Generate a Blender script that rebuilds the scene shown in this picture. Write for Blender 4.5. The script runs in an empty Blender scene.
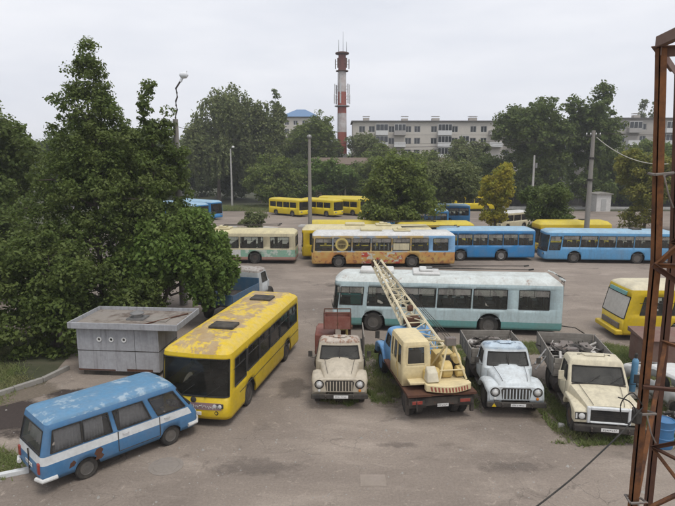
import bpy, math, random
import numpy as np
from mathutils import Vector, Matrix
R = math.radians
S = bpy.context.scene
COL = S.collection
random.seed(7)

# ------------------------------------------------------------------ camera, sky, sun, exposure
cam = bpy.data.objects.new('camera', bpy.data.cameras.new('camera'))
COL.objects.link(cam)
cam.location = (0, 0, 8.9)
cam.rotation_euler = (R(90 - 9.4), 0, 0)
cam.data.sensor_width = 36
cam.data.lens = 36 * 560 / 675
cam.data.clip_end = 3000
S.camera = cam

SUN_EL, SUN_AZ = R(64), R(215)
world = bpy.data.worlds.new('World')
S.world = world
world.use_nodes = True
nt = world.node_tree
nt.nodes.clear()
wo = nt.nodes.new('ShaderNodeOutputWorld')
bg = nt.nodes.new('ShaderNodeBackground')
bg.inputs['Strength'].default_value = 0.085
sky = nt.nodes.new('ShaderNodeTexSky')
sky.sky_type = 'NISHITA'
sky.sun_disc = False
sky.sun_elevation = SUN_EL
sky.sun_rotation = SUN_AZ
sky.dust_density = 4.0
sky.air_density = 1.5
hs = nt.nodes.new('ShaderNodeHueSaturation')
hs.inputs['Saturation'].default_value = 0.35
nt.links.new(sky.outputs[0], hs.inputs['Color'])
tc = nt.nodes.new('ShaderNodeTexCoord')
mp = nt.nodes.new('ShaderNodeMapping')
mp.inputs['Scale'].default_value = (1.2, 1.2, 5)
nt.links.new(tc.outputs['Generated'], mp.inputs[0])
nz = nt.nodes.new('ShaderNodeTexNoise')
nz.inputs['Scale'].default_value = 2.2
nz.inputs['Detail'].default_value = 4
nz.inputs['Roughness'].default_value = 0.55
nt.links.new(mp.outputs[0], nz.inputs['Vector'])
rp = nt.nodes.new('ShaderNodeValToRGB')
rp.color_ramp.elements[0].position = 0.32
rp.color_ramp.elements[0].color = (8.0, 8.3, 9.1, 1)
rp.color_ramp.elements[1].position = 0.66
rp.color_ramp.elements[1].color = (9.5, 9.65, 10.2, 1)
nt.links.new(nz.outputs['Fac'], rp.inputs[0])
mx = nt.nodes.new('ShaderNodeMix')
mx.data_type = 'RGBA'
mx.inputs[0].default_value = 0.9           # closed cloud deck over the clear sky
nt.links.new(hs.outputs[0], mx.inputs[6])
nt.links.new(rp.outputs[0], mx.inputs[7])
nt.links.new(mx.outputs[2], bg.inputs['Color'])
nt.links.new(bg.outputs[0], wo.inputs[0])

sun = bpy.data.objects.new('sun', bpy.data.lights.new('sun', 'SUN'))
COL.objects.link(sun)
sun.data.energy = 1.5
sun.data.angle = R(22)
sun.data.color = (1, 0.96, 0.9)
sun.rotation_euler = (R(26), 0, R(35))
sun.location = (0, 0, 80)
S.view_settings.view_transform = 'Standard'
S.view_settings.look = 'None'
S.view_settings.exposure = 0.3
S.view_settings.gamma = 1
S.view_settings.use_curve_mapping = False

# ------------------------------------------------------------------ mesh helpers
class MB:
    def __init__(s):
        s.v = []; s.f = []; s.m = []; s.M = None
    def p(s, co):
        if s.M is not None: co = s.M @ Vector(co)
        s.v.append(tuple(co)); return len(s.v) - 1
    def face(s, ids, mi=0):
        s.f.append(tuple(ids)); s.m.append(mi)
    def hexa(s, q, mi=0):
        i = [s.p(c) for c in q]
        for a in ((3,2,1,0),(4,5,6,7),(0,1,5,4),(1,2,6,5),(2,3,7,6),(3,0,4,7)):
            s.face([i[k] for k in a], mi)
        return s
    def box(s, x0, x1, y0, y1, z0, z1, mi=0):
        return s.hexa([(x0,y0,z0),(x1,y0,z0),(x1,y1,z0),(x0,y1,z0),(x0,y0,z1),(x1,y0,z1),(x1,y1,z1),(x0,y1,z1)], mi)
    def prism(s, poly, axis, a, b, mi=0):
        def mk(u, w, t):
            return {'x': (t,u,w), 'y': (u,t,w), 'z': (u,w,t)}[axis]
        n = len(poly)
        A = [s.p(mk(u,w,a)) for u,w in poly]; B = [s.p(mk(u,w,b)) for u,w in poly]
        s.face(A[::-1], mi); s.face(B, mi)
        for k in range(n):
            s.face((A[k], A[(k+1)%n], B[(k+1)%n], B[k]), mi)
        return s
    def tube(s, pts, r, n=6, mi=0, r1=None):
        pts = [Vector(p) for p in pts]
        rings = []
        for k, p in enumerate(pts):
            d = (pts[min(k+1,len(pts)-1)] - pts[max(k-1,0)])
            if d.length < 1e-9: d = Vector((0,0,1))
            d.normalize()
            u = d.cross(Vector((0,0,1)))
            if u.length < 1e-3: u = d.cross(Vector((1,0,0)))
            u.normalize(); w = d.cross(u)
            rr = r if r1 is None else r + (r1-r)*k/(len(pts)-1)
            rings.append([s.p(p + u*rr*math.cos(2*math.pi*j/n+math.pi/4) + w*rr*math.sin(2*math.pi*j/n+math.pi/4)) for j in range(n)])
        for a, b in zip(rings, rings[1:]):
            for j in range(n):
                s.face((a[j], a[(j+1)%n], b[(j+1)%n], b[j]), mi)
        s.face(rings[0][::-1], mi); s.face(rings[-1], mi)
        return s
    def lathe(s, prof, c, axis='z', n=20, mi=0):
        """prof: (radius, t along the axis)"""
        rings = []
        for r, t in prof:
            ring = []
            for j in range(n):
                a = 2*math.pi*j/n
                u, w = r*math.cos(a), r*math.sin(a)
                o = {'x': (t,u,w), 'y': (w,t,u), 'z': (u,w,t)}[axis]
                ring.append(s.p((c[0]+o[0], c[1]+o[1], c[2]+o[2])))
            rings.append(ring)
        for a, b in zip(rings, rings[1:]):
            for j in range(n):
                s.face((a[j], a[(j+1)%n], b[(j+1)%n], b[j]), mi)
        s.face(rings[0][::-1], mi); s.face(rings[-1], mi)
        return s
    def loft(s, secs, mi=0, cap=True):
        rings = [[s.p(q) for q in sec] for sec in secs]
        n = len(rings[0])
        for a, b in zip(rings, rings[1:]):
            for j in range(n):
                s.face((a[j], a[(j+1)%n], b[(j+1)%n], b[j]), mi)
        if cap:
            s.face(rings[0][::-1], mi); s.face(rings[-1], mi)
        return s
    def build(s, name, mats, parent=None, bevel=0, ang=32, solid=0):
        me = bpy.data.meshes.new(name)
        me.from_pydata(s.v, [], s.f)
        if not isinstance(mats, (list, tuple)): mats = [mats]
        for m in mats: me.materials.append(m)
        me.polygons.foreach_set('material_index', s.m)
        me.polygons.foreach_set('use_smooth', [True]*len(s.f))
        me.set_sharp_from_angle(angle=R(ang))
        me.update()
        o = bpy.data.objects.new(name, me)
        COL.objects.link(o)
        if parent: o.parent = parent
        if solid:
            q = o.modifiers.new('wall', 'SOLIDIFY'); q.thickness = solid; q.offset = -1
        if bevel:
            q = o.modifiers.new('edge', 'BEVEL'); q.width = bevel; q.segments = 2; q.limit_method = 'ANGLE'; q.angle_limit = R(40)
        return o

def empty(name, label, cat, loc=(0,0,0), rz=0, group=None):
    o = bpy.data.objects.new(name, None)
    COL.objects.link(o)
    o.location = loc; o.rotation_euler = (0, 0, R(rz)); o.empty_display_size = 0.3
    return tag(o, label, cat, group)
def tag(o, label, cat=None, group=None, kind=None):
    if label: o['label'] = label
    if cat: o['category'] = cat
    if group: o['group'] = group
    if kind: o['kind'] = kind
    return o
def copy_tree(o, parent=None):
    c = o.copy(); COL.objects.link(c)
    c.parent = parent
    for ch in [x for x in bpy.data.objects if x.parent == o and x != c]: copy_tree(ch, c)
    return c
def clone(o, loc, rz, label, group=None, scale=None):
    c = copy_tree(o)
    c.location = loc; c.rotation_euler = (0, 0, R(rz)); c['label'] = label
    if group: c['group'] = group
    if scale: c.scale = scale
    return c

# ------------------------------------------------------------------ materials
def nn(t, kind, **kw):
    n = t.nodes.new(kind)
    for k, v in kw.items(): n.inputs[k].default_value = v
    return n
def mixc(t, fac, a, b, blend='MIX'):
    n = t.nodes.new('ShaderNodeMix'); n.data_type = 'RGBA'; n.blend_type = blend
    for sock, val in ((n.inputs[0], fac), (n.inputs[6], a), (n.inputs[7], b)):
        if hasattr(val, 'is_linked') or isinstance(val, bpy.types.NodeSocket): t.links.new(val, sock)
        elif isinstance(val, (int, float)): sock.default_value = val
        else: sock.default_value = (*val, 1) if len(val) == 3 else val
    return n.outputs[2]
def ramp(t, src, p0, p1, c0=(0,0,0,1), c1=(1,1,1,1)):
    n = t.nodes.new('ShaderNodeValToRGB')
    n.color_ramp.elements[0].position = p0; n.color_ramp.elements[1].position = p1
    n.color_ramp.elements[0].color = c0; n.color_ramp.elements[1].color = c1
    t.links.new(src, n.inputs[0]); return n.outputs[0]
def noise(t, vec, scale, detail=5, rough=0.6, dist=0):
    n = nn(t, 'ShaderNodeTexNoise', Scale=scale, Detail=detail, Roughness=rough, Distortion=dist)
    t.links.new(vec, n.inputs['Vector']); return n.outputs['Fac']
def coords(t, rand=True, scale=None):
    c = t.nodes.new('ShaderNodeTexCoord').outputs['Object']
    if rand:
        oi = t.nodes.new('ShaderNodeObjectInfo')
        m = t.nodes.new('ShaderNodeMath'); m.operation = 'MULTIPLY'; m.inputs[1].default_value = 60
        t.links.new(oi.outputs['Random'], m.inputs[0])
        a = t.nodes.new('ShaderNodeVectorMath'); a.operation = 'ADD'
        t.links.new(c, a.inputs[0]); t.links.new(m.outputs[0], a.inputs[1]); c = a.outputs[0]
    if scale:
        mpn = t.nodes.new('ShaderNodeMapping'); mpn.inputs['Scale'].default_value = scale
        t.links.new(c, mpn.inputs[0]); c = mpn.outputs[0]
    return c
MATS = {}
def M(name, col, rough=0.6, dirt=(0.22,0.19,0.15), dirt_amt=0.35, dsc=1.6, rust=0.0, rust_col=(0.12,0.045,0.02), rsc=3.5,
      patch=None, patch_thr=(0.5,0.58), psc=2.0, mid=0, streak=0.0, var=0.18, bump=0.0, metal=0.0, spec=0.4):
    if name in MATS: return MATS[name]
    m = bpy.data.materials.new(name); m.use_nodes = True
    t = m.node_tree; b = t.nodes['Principled BSDF']
    c = coords(t)
    out = (*col, 1)
    f = noise(t, c, 9, 6)
    out = mixc(t, 1.0, mixc(t, 0.0, col, col), ramp(t, f, 0.2, 0.8, (1-var,1-var,1-var,1), (1+var*0.5,)*3+(1,)), 'MULTIPLY')
    if patch:
        pn = noise(t, c, psc, 8, 0.68)
        if mid:                                     # worn along the middle, paint kept at the edges
            sp = t.nodes.new('ShaderNodeSeparateXYZ'); t.links.new(t.nodes.new('ShaderNodeTexCoord').outputs['Object'], sp.inputs[0])
            ab = t.nodes.new('ShaderNodeMath'); ab.operation = 'ABSOLUTE'; t.links.new(sp.outputs[1], ab.inputs[0])
            mrg = t.nodes.new('ShaderNodeMapRange'); mrg.inputs[1].default_value = mid*0.55; mrg.inputs[2].default_value = mid; mrg.inputs[3].default_value = 0.05; mrg.inputs[4].default_value = -0.25
            t.links.new(ab.outputs[0], mrg.inputs[0])
            ad = t.nodes.new('ShaderNodeMath'); t.links.new(mrg.outputs[0], ad.inputs[0]); t.links.new(pn, ad.inputs[1]); pn = ad.outputs[0]
        out = mixc(t, ramp(t, pn, *patch_thr), out, patch)
    if dirt_amt:
        d = ramp(t, noise(t, c, dsc, 9, 0.7), 0.4, 0.75, (0,0,0,1), (dirt_amt,)*3+(1,))
        out = mixc(t, d, out, dirt)
    if streak:                                      # rain streaks running down
        cs = coords(t, True, (5, 5, 0.35))
        d = ramp(t, noise(t, cs, 1.0, 6, 0.7), 0.5, 0.72, (0,0,0,1), (streak,)*3+(1,))
        out = mixc(t, d, out, tuple(x*0.5 for x in dirt))
    if rust:
        d = ramp(t, noise(t, c, rsc, 10, 0.75), 0.72-rust*0.3, 0.76-rust*0.25)
        out = mixc(t, d, out, rust_col)
    t.links.new(out, b.inputs['Base Color'])
    r = ramp(t, noise(t, c, 4, 5), 0.3, 0.7, (max(rough-0.12,0.05),)*3+(1,), (min(rough+0.15,1),)*3+(1,))
    t.links.new(r, b.inputs['Roughness'])
    b.inputs['Metallic'].default_value = metal
    b.inputs['Specular IOR Level'].default_value = spec
    if bump:
        bn = t.nodes.new('ShaderNodeBump'); bn.inputs['Strength'].default_value = bump; bn.inputs['Distance'].default_value = 0.02
        t.links.new(noise(t, c, 14, 6), bn.inputs['Height']); t.links.new(bn.outputs[0], b.inputs['Normal'])
    MATS[name] = m
    return m
def glass(name, tint, trans=0.5, dirt=0.15, rough=0.08, dcol=(0.25,0.24,0.21)):
    m = bpy.data.materials.new(name); m.use_nodes = True
    t = m.node_tree; t.nodes.clear()
    o = t.nodes.new('ShaderNodeOutputMaterial')
    tr = t.nodes.new('ShaderNodeBsdfTransparent'); tr.inputs[0].default_value = (*[x*trans for x in tint], 1)
    gl = t.nodes.new('ShaderNodeBsdfGlossy'); gl.inputs['Roughness'].default_value = rough
    fr = t.nodes.new('ShaderNodeFresnel'); fr.inputs[0].default_value = 1.5
    m1 = t.nodes.new('ShaderNodeMixShader')
    t.links.new(fr.outputs[0], m1.inputs[0]); t.links.new(tr.outputs[0], m1.inputs[1]); t.links.new(gl.outputs[0], m1.inputs[2])
    df = t.nodes.new('ShaderNodeBsdfDiffuse'); df.inputs[0].default_value = (*dcol, 1)
    m2 = t.nodes.new('ShaderNodeMixShader')
    f = ramp(t, noise(t, coords(t), 1.3, 8, 0.7), 0.35, 0.75, (dirt*0.3,)*3+(1,), (dirt,)*3+(1,))
    t.links.new(f, m2.inputs[0]); t.links.new(m1.outputs[0], m2.inputs[1]); t.links.new(df.outputs[0], m2.inputs[2])
    t.links.new(m2.outputs[0], o.inputs[0])
    return m

g_dark = glass('smoked glass', (0.75,0.85,0.8), 0.5, 0.1)
g_mid = glass('dusty glass', (0.88,0.97,0.95), 0.97, 0.22)
g_screen = glass('windscreen glass', (0.85,0.9,0.88), 0.5, 0.3)
g_teal = glass('teal painted glass', (0.2,0.7,0.65), 0.35, 0.55, 0.2, (0.05,0.28,0.26))
g_clear = glass('thin clear glass', (1,1,1), 0.95, 0.2, 0.1, (0.4,0.4,0.4))
g_lamp = M('headlight glass', (0.62,0.62,0.6), 0.15, dirt_amt=0.3)
m_rub = M('black rubber', (0.018,0.018,0.018), 0.8, dirt_amt=0.25)
m_tyre = M('tyre rubber', (0.022,0.021,0.02), 0.85, dirt=(0.16,0.14,0.115), dirt_amt=0.5, bump=0.3)
m_rim = M('grey wheel rim', (0.085,0.08,0.075), 0.65, rust=0.35)
m_rimd = M('dark wheel rim', (0.045,0.04,0.037), 0.7, rust=0.5)
m_dark = M('dark underbody', (0.025,0.023,0.021), 0.85, dirt_amt=0.4)
m_int = M('grey interior', (0.2,0.21,0.21), 0.8)
m_seat = M('brown seat cloth', (0.055,0.04,0.035), 0.8)
m_chrome = M('dull chrome', (0.55,0.55,0.54), 0.3, metal=0.8, dirt_amt=0.5, rust=0.2)
m_plate = M('plate white', (0.68,0.68,0.66), 0.5, dirt_amt=0.25)
m_ink = M('plate black', (0.02,0.02,0.025), 0.6, dirt_amt=0)
m_red = M('red lamp lens', (0.28,0.03,0.02), 0.3, dirt_amt=0.4)
m_amber = M('amber lamp lens', (0.6,0.2,0.02), 0.3, dirt_amt=0.2)
m_yellow = M('yellow bus paint', (0.63,0.44,0.008), 0.42, dirt_amt=0.28, rust=0.04)
m_yroof = M('peeling yellow roof', (0.63,0.44,0.012), 0.55, patch=(0.34,0.23,0.10), patch_thr=(0.48,0.55), psc=2.3, mid=1.15, dirt=(0.5,0.42,0.3), dirt_amt=0.5, dsc=3.5, rust=0.22)
m_pink = M('faded pink panel', (0.30,0.19,0.19), 0.6, dirt_amt=0.5)
m_white = M('dirty white paint', (0.62,0.62,0.6), 0.5, dirt_amt=0.4, rust=0.12)
m_teal = M('pale teal paint', (0.47,0.585,0.605), 0.45, dirt_amt=0.3, dsc=0.8, rust=0.07, streak=0.3)
m_tealdk = M('teal green stripe', (0.14,0.34,0.33), 0.5, dirt_amt=0.4, rust=0.06)
m_tealroof = M('weathered pale roof', (0.58,0.62,0.60), 0.6, patch=(0.3,0.22,0.18), patch_thr=(0.6,0.72), dirt_amt=0.5, rust=0.15)
m_blue = M('bright blue paint', (0.025,0.21,0.48), 0.4, dirt_amt=0.3, streak=0.25)
m_blue2 = M('light blue paint', (0.10,0.31,0.55), 0.42, dirt_amt=0.35, dsc=0.8, streak=0.35)
m_blueroof = M('pale blue roof', (0.28,0.45,0.58), 0.55, dirt_amt=0.5, rust=0.12)
m_cream = M('cream paint', (0.60,0.54,0.36), 0.5, dirt_amt=0.35, rust=0.08, streak=0.35)
m_creamroof = M('cream roof', (0.62,0.55,0.33), 0.6, dirt_amt=0.55, rust=0.2)
m_mint = M('mint mural band', (0.24,0.42,0.32), 0.5, patch=(0.5,0.56,0.5), patch_thr=(0.52,0.56), psc=1.3, dirt_amt=0.35)
m_redband = M('faded red skirt', (0.42,0.24,0.2), 0.6, dirt_amt=0.5)
m_fy = M('far bus yellow', (0.66,0.50,0.005), 0.5, dirt_amt=0.15)
m_fyroof = M('far bus yellow roof', (0.6,0.47,0.04), 0.6, dirt_amt=0.4)
m_rustred = M('rusty red paint', (0.19,0.062,0.045), 0.7, dirt=(0.3,0.22,0.18), dirt_amt=0.45, rust=0.4)
m_bone = M('bone truck paint', (0.52,0.46,0.36), 0.55, dirt_amt=0.45, rust=0.27, streak=0.3, bump=0.1)
m_ice = M('ice blue truck paint', (0.62,0.67,0.69), 0.5, dirt_amt=0.45, rust=0.18, streak=0.3, bump=0.1)
m_butter = M('butter truck paint', (0.62,0.56,0.41), 0.5, dirt_amt=0.4, rust=0.17, streak=0.3, bump=0.1)
m_crane = M('crane cream paint', (0.68,0.57,0.33), 0.55, dirt_amt=0.3, rust=0.12)
m_cyel = M('ochre winch paint', (0.6,0.45,0.17), 0.55, dirt_amt=0.4, rust=0.2)
m_cabblue = M('sky blue cab paint', (0.13,0.32,0.58), 0.5, dirt_amt=0.3, rust=0.08)
m_wood = M('weathered board', (0.26,0.24,0.21), 0.85, dirt=(0.1,0.08,0.065), dirt_amt=0.6, dsc=2.5, rust=0.12, bump=0.3)
m_chassis = M('rusty black chassis', (0.035,0.028,0.025), 0.75, rust=0.35, dirt_amt=0.4)
m_rust = M('orange rusted steel', (0.19,0.08,0.032), 0.8, dirt=(0.05,0.028,0.02), dirt_amt=0.95, dsc=5, patch=(0.075,0.038,0.026), patch_thr=(0.48,0.6), psc=3, bump=0.35, spec=0.2)
m_rustdk = M('dark rusted steel', (0.085,0.042,0.03), 0.8, dirt=(0.15,0.075,0.04), dirt_amt=0.6, dsc=4, bump=0.35, spec=0.2)
m_scrap = M('scrap metal', (0.16,0.14,0.13), 0.7, rust=0.5, dirt_amt=0.5)
m_scrapl = M('pale scrap', (0.48,0.46,0.43), 0.7, rust=0.25, dirt_amt=0.5)
m_conc = M('grey concrete', (0.30,0.285,0.26), 0.9, dirt=(0.14,0.13,0.115), dirt_amt=0.5, dsc=1.2, bump=0.25, spec=0.2)
m_pole = M('pole concrete', (0.24,0.225,0.205), 0.9, dirt_amt=0.5, spec=0.2)
m_paleconc = M('pale pole concrete', (0.45,0.44,0.42), 0.9, dirt_amt=0.4, spec=0.2)
m_kiosk = M('grey kiosk paint', (0.37,0.375,0.395), 0.55, dirt=(0.2,0.19,0.18), dirt_amt=0.4, rust=0.05, streak=0.6)
m_kroof = M('tarred dusty roof', (0.25,0.225,0.20), 0.9, patch=(0.10,0.075,0.06), patch_thr=(0.5,0.62), psc=1.2, dirt_amt=0.6, rust=0.2)
m_steel = M('grey steel', (0.25,0.25,0.25), 0.5, metal=0.5, dirt_amt=0.4, rust=0.2)
m_vanblue = M('van blue paint', (0.06,0.175,0.335), 0.45, dirt=(0.2,0.2,0.2), dirt_amt=0.3, rust=0.1)
m_vanroof = M('van roof peeling blue', (0.10,0.235,0.38), 0.5, patch=(0.30,0.42,0.52), patch_thr=(0.55,0.61), psc=1.6, dirt_amt=0.35, rust=0.12)
m_vanwhite = M('van white band', (0.64,0.66,0.66), 0.5, dirt_amt=0.25, rust=0.06)
m_curtain = M('grey curtain', (0.40,0.40,0.40), 0.9, dirt_amt=0.3)
m_bark = M('tree bark', (0.085,0.07,0.055), 0.95, dirt_amt=0.5, bump=0.5, spec=0.1)
m_bluebar = M('blue drum paint', (0.03,0.15,0.33), 0.45, dirt_amt=0.3, rust=0.15)

# ------------------------------------------------------------------ ground, yard, pavement
def ground_mat(name, base, dark, light, crack=True, sc=1.0, fine=0.25, bump=0.35):
    m = bpy.data.materials.new(name); m.use_nodes = True
    t = m.node_tree; b = t.nodes['Principled BSDF']
    c = t.nodes.new('ShaderNodeTexCoord').outputs['Object']
    n1 = noise(t, c, 0.16*sc, 8, 0.62, 0.6)
    out = mixc(t, ramp(t, n1, 0.35, 0.65), dark, base)
    mpn = t.nodes.new('ShaderNodeMapping'); mpn.inputs['Scale'].default_value = (0.35, 1.0, 1); mpn.inputs['Rotation'].default_value = (0,0,0.12)
    t.links.new(c, mpn.inputs[0])
    n2 = noise(t, mpn.outputs[0], 0.75*sc, 9, 0.7, 0.3)
    out = mixc(t, ramp(t, n2, 0.5, 0.68, (0,0,0,1), (0.7,)*3+(1,)), out, light)
    n3 = noise(t, c, 0.55*sc, 10, 0.72, 0.8)
    out = mixc(t, ramp(t, n3, 0.60, 0.66, (0,0,0,1), (0.55,)*3+(1,)), out, dark)
    n7 = noise(t, c, 0.07*sc, 5, 0.6, 0.5)
    out = mixc(t, 1.0, out, ramp(t, n7, 0.35, 0.65, (0.82,)*3+(1,), (1.12,)*3+(1,)), 'MULTIPLY')
    mp3 = t.nodes.new('ShaderNodeMapping'); mp3.inputs['Scale'].default_value = (1.0, 1.8, 1); mp3.inputs['Location'].default_value = (4,1,0)
    t.links.new(c, mp3.inputs[0])
    n8 = noise(t, mp3.outputs[0], 0.42*sc, 7, 0.66, 0.4)                    # old damp and oily patches
    out = mixc(t, ramp(t, n8, 0.60, 0.70, (0,0,0,1), (0.62,)*3+(1,)), out, tuple(x*0.55 for x in dark))
    n9 = noise(t, c, 2.6*sc, 8, 0.75, 0.6)                                  # crumbled, sandy spots
    out = mixc(t, ramp(t, n9, 0.58, 0.66, (0,0,0,1), (0.5,)*3+(1,)), out, tuple(min(x*1.15,1) for x in light))
    n5 = noise(t, c, 14, 6, 0.8)
    out = mixc(t, 1.0, out, ramp(t, n5, 0.3, 0.7, (1-fine,)*3+(1,), (1+fine*0.6,)*3+(1,)), 'MULTIPLY')
    n6 = noise(t, c, 70, 3, 0.7)
    out = mixc(t, 1.0, out, ramp(t, n6, 0.3, 0.7, (0.86,)*3+(1,), (1.1,)*3+(1,)), 'MULTIPLY')
    if crack:
        w = t.nodes.new('ShaderNodeTexNoise'); w.inputs['Scale'].default_value = 0.9; w.inputs['Detail'].default_value = 6; t.links.new(c, w.inputs['Vector'])
        va = t.nodes.new('ShaderNodeVectorMath'); va.operation = 'MULTIPLY_ADD'; va.inputs[1].default_value = (1.3,1.3,1.3)
        t.links.new(w.outputs['Color'], va.inputs[0]); t.links.new(c, va.inputs[2])
        vo = t.nodes.new('ShaderNodeTexVoronoi'); vo.feature = 'DISTANCE_TO_EDGE'; vo.inputs['Scale'].default_value = 0.55
        t.links.new(va.outputs[0], vo.inputs['Vector'])
        e = ramp(t, vo.outputs['Distance'], 0.0015, 0.010, (0.5,)*3+(1,), (0,0,0,1))
        g = ramp(t, noise(t, c, 0.23, 3), 0.48, 0.64)
        mu = t.nodes.new('ShaderNodeMath'); mu.operation = 'MULTIPLY'; t.links.new(e, mu.inputs[0]); t.links.new(g, mu.inputs[1])
        out = mixc(t, mu.outputs[0], out, (0.05,0.045,0.04))
    t.links.new(out, b.inputs['Base Color'])
    b.inputs['Roughness'].default_value = 0.92; b.inputs['Specular IOR Level'].default_value = 0.25
    bn = t.nodes.new('ShaderNodeBump'); bn.inputs['Strength'].default_value = bump; bn.inputs['Distance'].default_value = 0.03
    t.links.new(n5, bn.inputs['Height']); t.links.new(bn.outputs[0], b.inputs['Normal'])
    return m
def sheet(name, poly, z, mat, kind='structure'):
    m = MB(); m.face([m.p((x,y,z)) for x,y in poly]); o = m.build(name, mat); o['kind'] = kind; return o
gm_earth = ground_mat('dark earth', (0.085,0.085,0.05), (0.05,0.06,0.03), (0.13,0.115,0.08), False)
gm_yard = ground_mat('dusty asphalt', (0.285,0.238,0.198), (0.205,0.17,0.143), (0.36,0.305,0.255))
gm_road = ground_mat('street asphalt', (0.21,0.20,0.19), (0.16,0.15,0.145), (0.25,0.24,0.225))
gm_turf = ground_mat('turf soil', (0.045,0.06,0.022), (0.03,0.042,0.016), (0.085,0.085,0.045), False, 3)
sheet('ground', [(-600,-60),(600,-60),(600,900),(-600,900)], 0, gm_earth)
sheet('yard_pavement', [(-13.6,-20),(70,-20),(70,99),(-34,99),(-34,38),(-12.6,26),(-11.8,21.4),(-16,15.5),(-13,13.0)], 0.006, gm_yard)
sheet('street', [(-60,104.2),(160,104.2),(160,111),(-60,111)], 0.006, gm_road)
def blob(name, cx, cy, rx, ry, z, mat, seed, n=90, amp=0.25, rot=0):
    rnd = random.Random(seed); ph = [rnd.uniform(0,6.28) for _ in range(9)]
    pts = []
    for k in range(n):
        a = 2*math.pi*k/n; f = 1+sum(amp/(q+1.2)*math.sin((q+2)*a+ph[q]) for q in range(9))
        x, y = rx*f*math.cos(a), ry*f*math.sin(a)
        pts.append((cx+x*math.cos(rot)-y*math.sin(rot), cy+x*math.sin(rot)+y*math.cos(rot)))
    return sheet(name, pts, z, mat)

def film(name, col, thr=0.62, sc=1.4, amt=0.9):
    """a thin film of dirt or damp with a ragged, soft edge: opaque in its middle, nothing at its rim"""
    m = bpy.data.materials.new(name); m.use_nodes = True; t = m.node_tree; b = t.nodes['Principled BSDF']
    c = t.nodes.new('ShaderNodeTexCoord')
    mpn = t.nodes.new('ShaderNodeMapping'); mpn.inputs['Location'].default_value = (-1,-1,0); mpn.inputs['Scale'].default_value = (2,2,0); t.links.new(c.outputs['Generated'], mpn.inputs[0])
    le = t.nodes.new('ShaderNodeVectorMath'); le.operation = 'LENGTH'; t.links.new(mpn.outputs[0], le.inputs[0])
    n1 = noise(t, c.outputs['Object'], sc, 9, 0.7, 0.4)
    ad = t.nodes.new('ShaderNodeMath'); ad.operation = 'MULTIPLY_ADD'; ad.inputs[1].default_value = 1.3; t.links.new(n1, ad.inputs[0]); t.links.new(le.outputs['Value'], ad.inputs[2])
    hf = t.nodes.new('ShaderNodeMath'); hf.operation = 'MULTIPLY'; hf.inputs[1].default_value = 0.5; t.links.new(ad.outputs[0], hf.inputs[0])
    f = ramp(t, hf.outputs[0], thr*0.65, min(thr*0.65+0.13,0.78), (amt,)*3+(1,), (0,0,0,1))
    n2 = noise(t, c.outputs['Object'], 9, 6, 0.7)
    t.links.new(mixc(t, 1.0, col, ramp(t, n2, 0.3, 0.7, (0.7,)*3+(1,), (1.2,)*3+(1,)), 'MULTIPLY'), b.inputs['Base Color'])
    b.inputs['Roughness'].default_value = 0.75
    tr = t.nodes.new('ShaderNodeBsdfTransparent'); mx_ = t.nodes.new('ShaderNodeMixShader')
    t.links.new(f, mx_.inputs[0]); t.links.new(tr.outputs[0], mx_.inputs[1]); t.links.new(b.outputs[0], mx_.inputs[2])
    t.links.new(mx_.outputs[0], t.nodes['Material Output'].inputs[0])
    return m
fm_oil = film('oily film', (0.045,0.032,0.027), 0.92, 0.9, 0.93)
fm_damp = film('damp film', (0.14,0.115,0.095), 0.72, 1.1, 0.55)
fm_damp2 = film('faint damp film', (0.17,0.14,0.12), 0.68, 2.2, 0.4)
fm_soil = film('soil film', (0.19,0.155,0.115), 0.85, 0.8, 0.7)
zf = 0.012
for nm, cx_, cy_, rx_, ry_, mt_, rot_ in (('oil_stain',-10.9,18.5,3.6,1.8,fm_oil,0.15),('oil_stain',-9.5,20.3,2.2,0.9,fm_oil,0.05),('soil_strip',-12.7,20.3,1.0,3.6,fm_soil,-0.9),
      ('soil_patch',1.9,21.4,1.5,3.4,fm_soil,0),('soil_patch',5.2,21.8,1.2,4.2,fm_soil,0),('soil_patch',8.0,19.4,2.2,4.2,fm_soil,0),('soil_patch',12.4,22.4,3.6,4.6,fm_soil,0),('soil_patch',4.2,25.3,6.5,1.4,fm_soil,0),
      ('damp_patch',1.9,16.5,1.3,0.5,fm_damp2,0),('damp_patch',-2.4,15.2,3.2,0.9,fm_damp2,0.2),('damp_patch',5.2,15.2,2.6,0.6,fm_damp2,-0.1),('damp_patch',-4.9,24.5,1.2,0.8,fm_damp,0),
      ('damp_patch',13.0,36.5,5,1.1,fm_damp,0),('damp_patch',2.0,39.5,7,1.3,fm_damp,0),('damp_patch',-1.8,21.0,1.2,2.2,fm_damp,0.2)):
    zf += 0.0006
    blob(nm, cx_, cy_, rx_, ry_, zf, mt_, int(abs(cx_*7+cy_)), 48, 0.0, rot_)

# manhole and square drain cover
mh = MB().lathe([(0.5,0.006),(0.5,0.016),(0.4,0.018),(0.39,0.010),(0.36,0.010),(0.355,0.020),(0.003,0.020)],(0,0,0),'z',36).build('manhole_cover', M('worn iron cover',(0.24,0.21,0.185),0.8,dirt_amt=0.5))
mh.location = (-5.05,15.25,0); tag(mh, 'round manhole cover in the asphalt by the front wheel of the van', 'manhole')
sq = MB().box(-0.36,0.36,-0.3,0.3,0.0,0.013).box(-0.3,0.3,-0.25,0.25,0.013,0.018).build('drain_cover', M('worn square cover',(0.27,0.225,0.19),0.85,dirt_amt=0.5))
sq.location = (1.0,14.5,0); tag(sq, 'square cover set in the asphalt near the bottom of the photo', 'drain cover')

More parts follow.
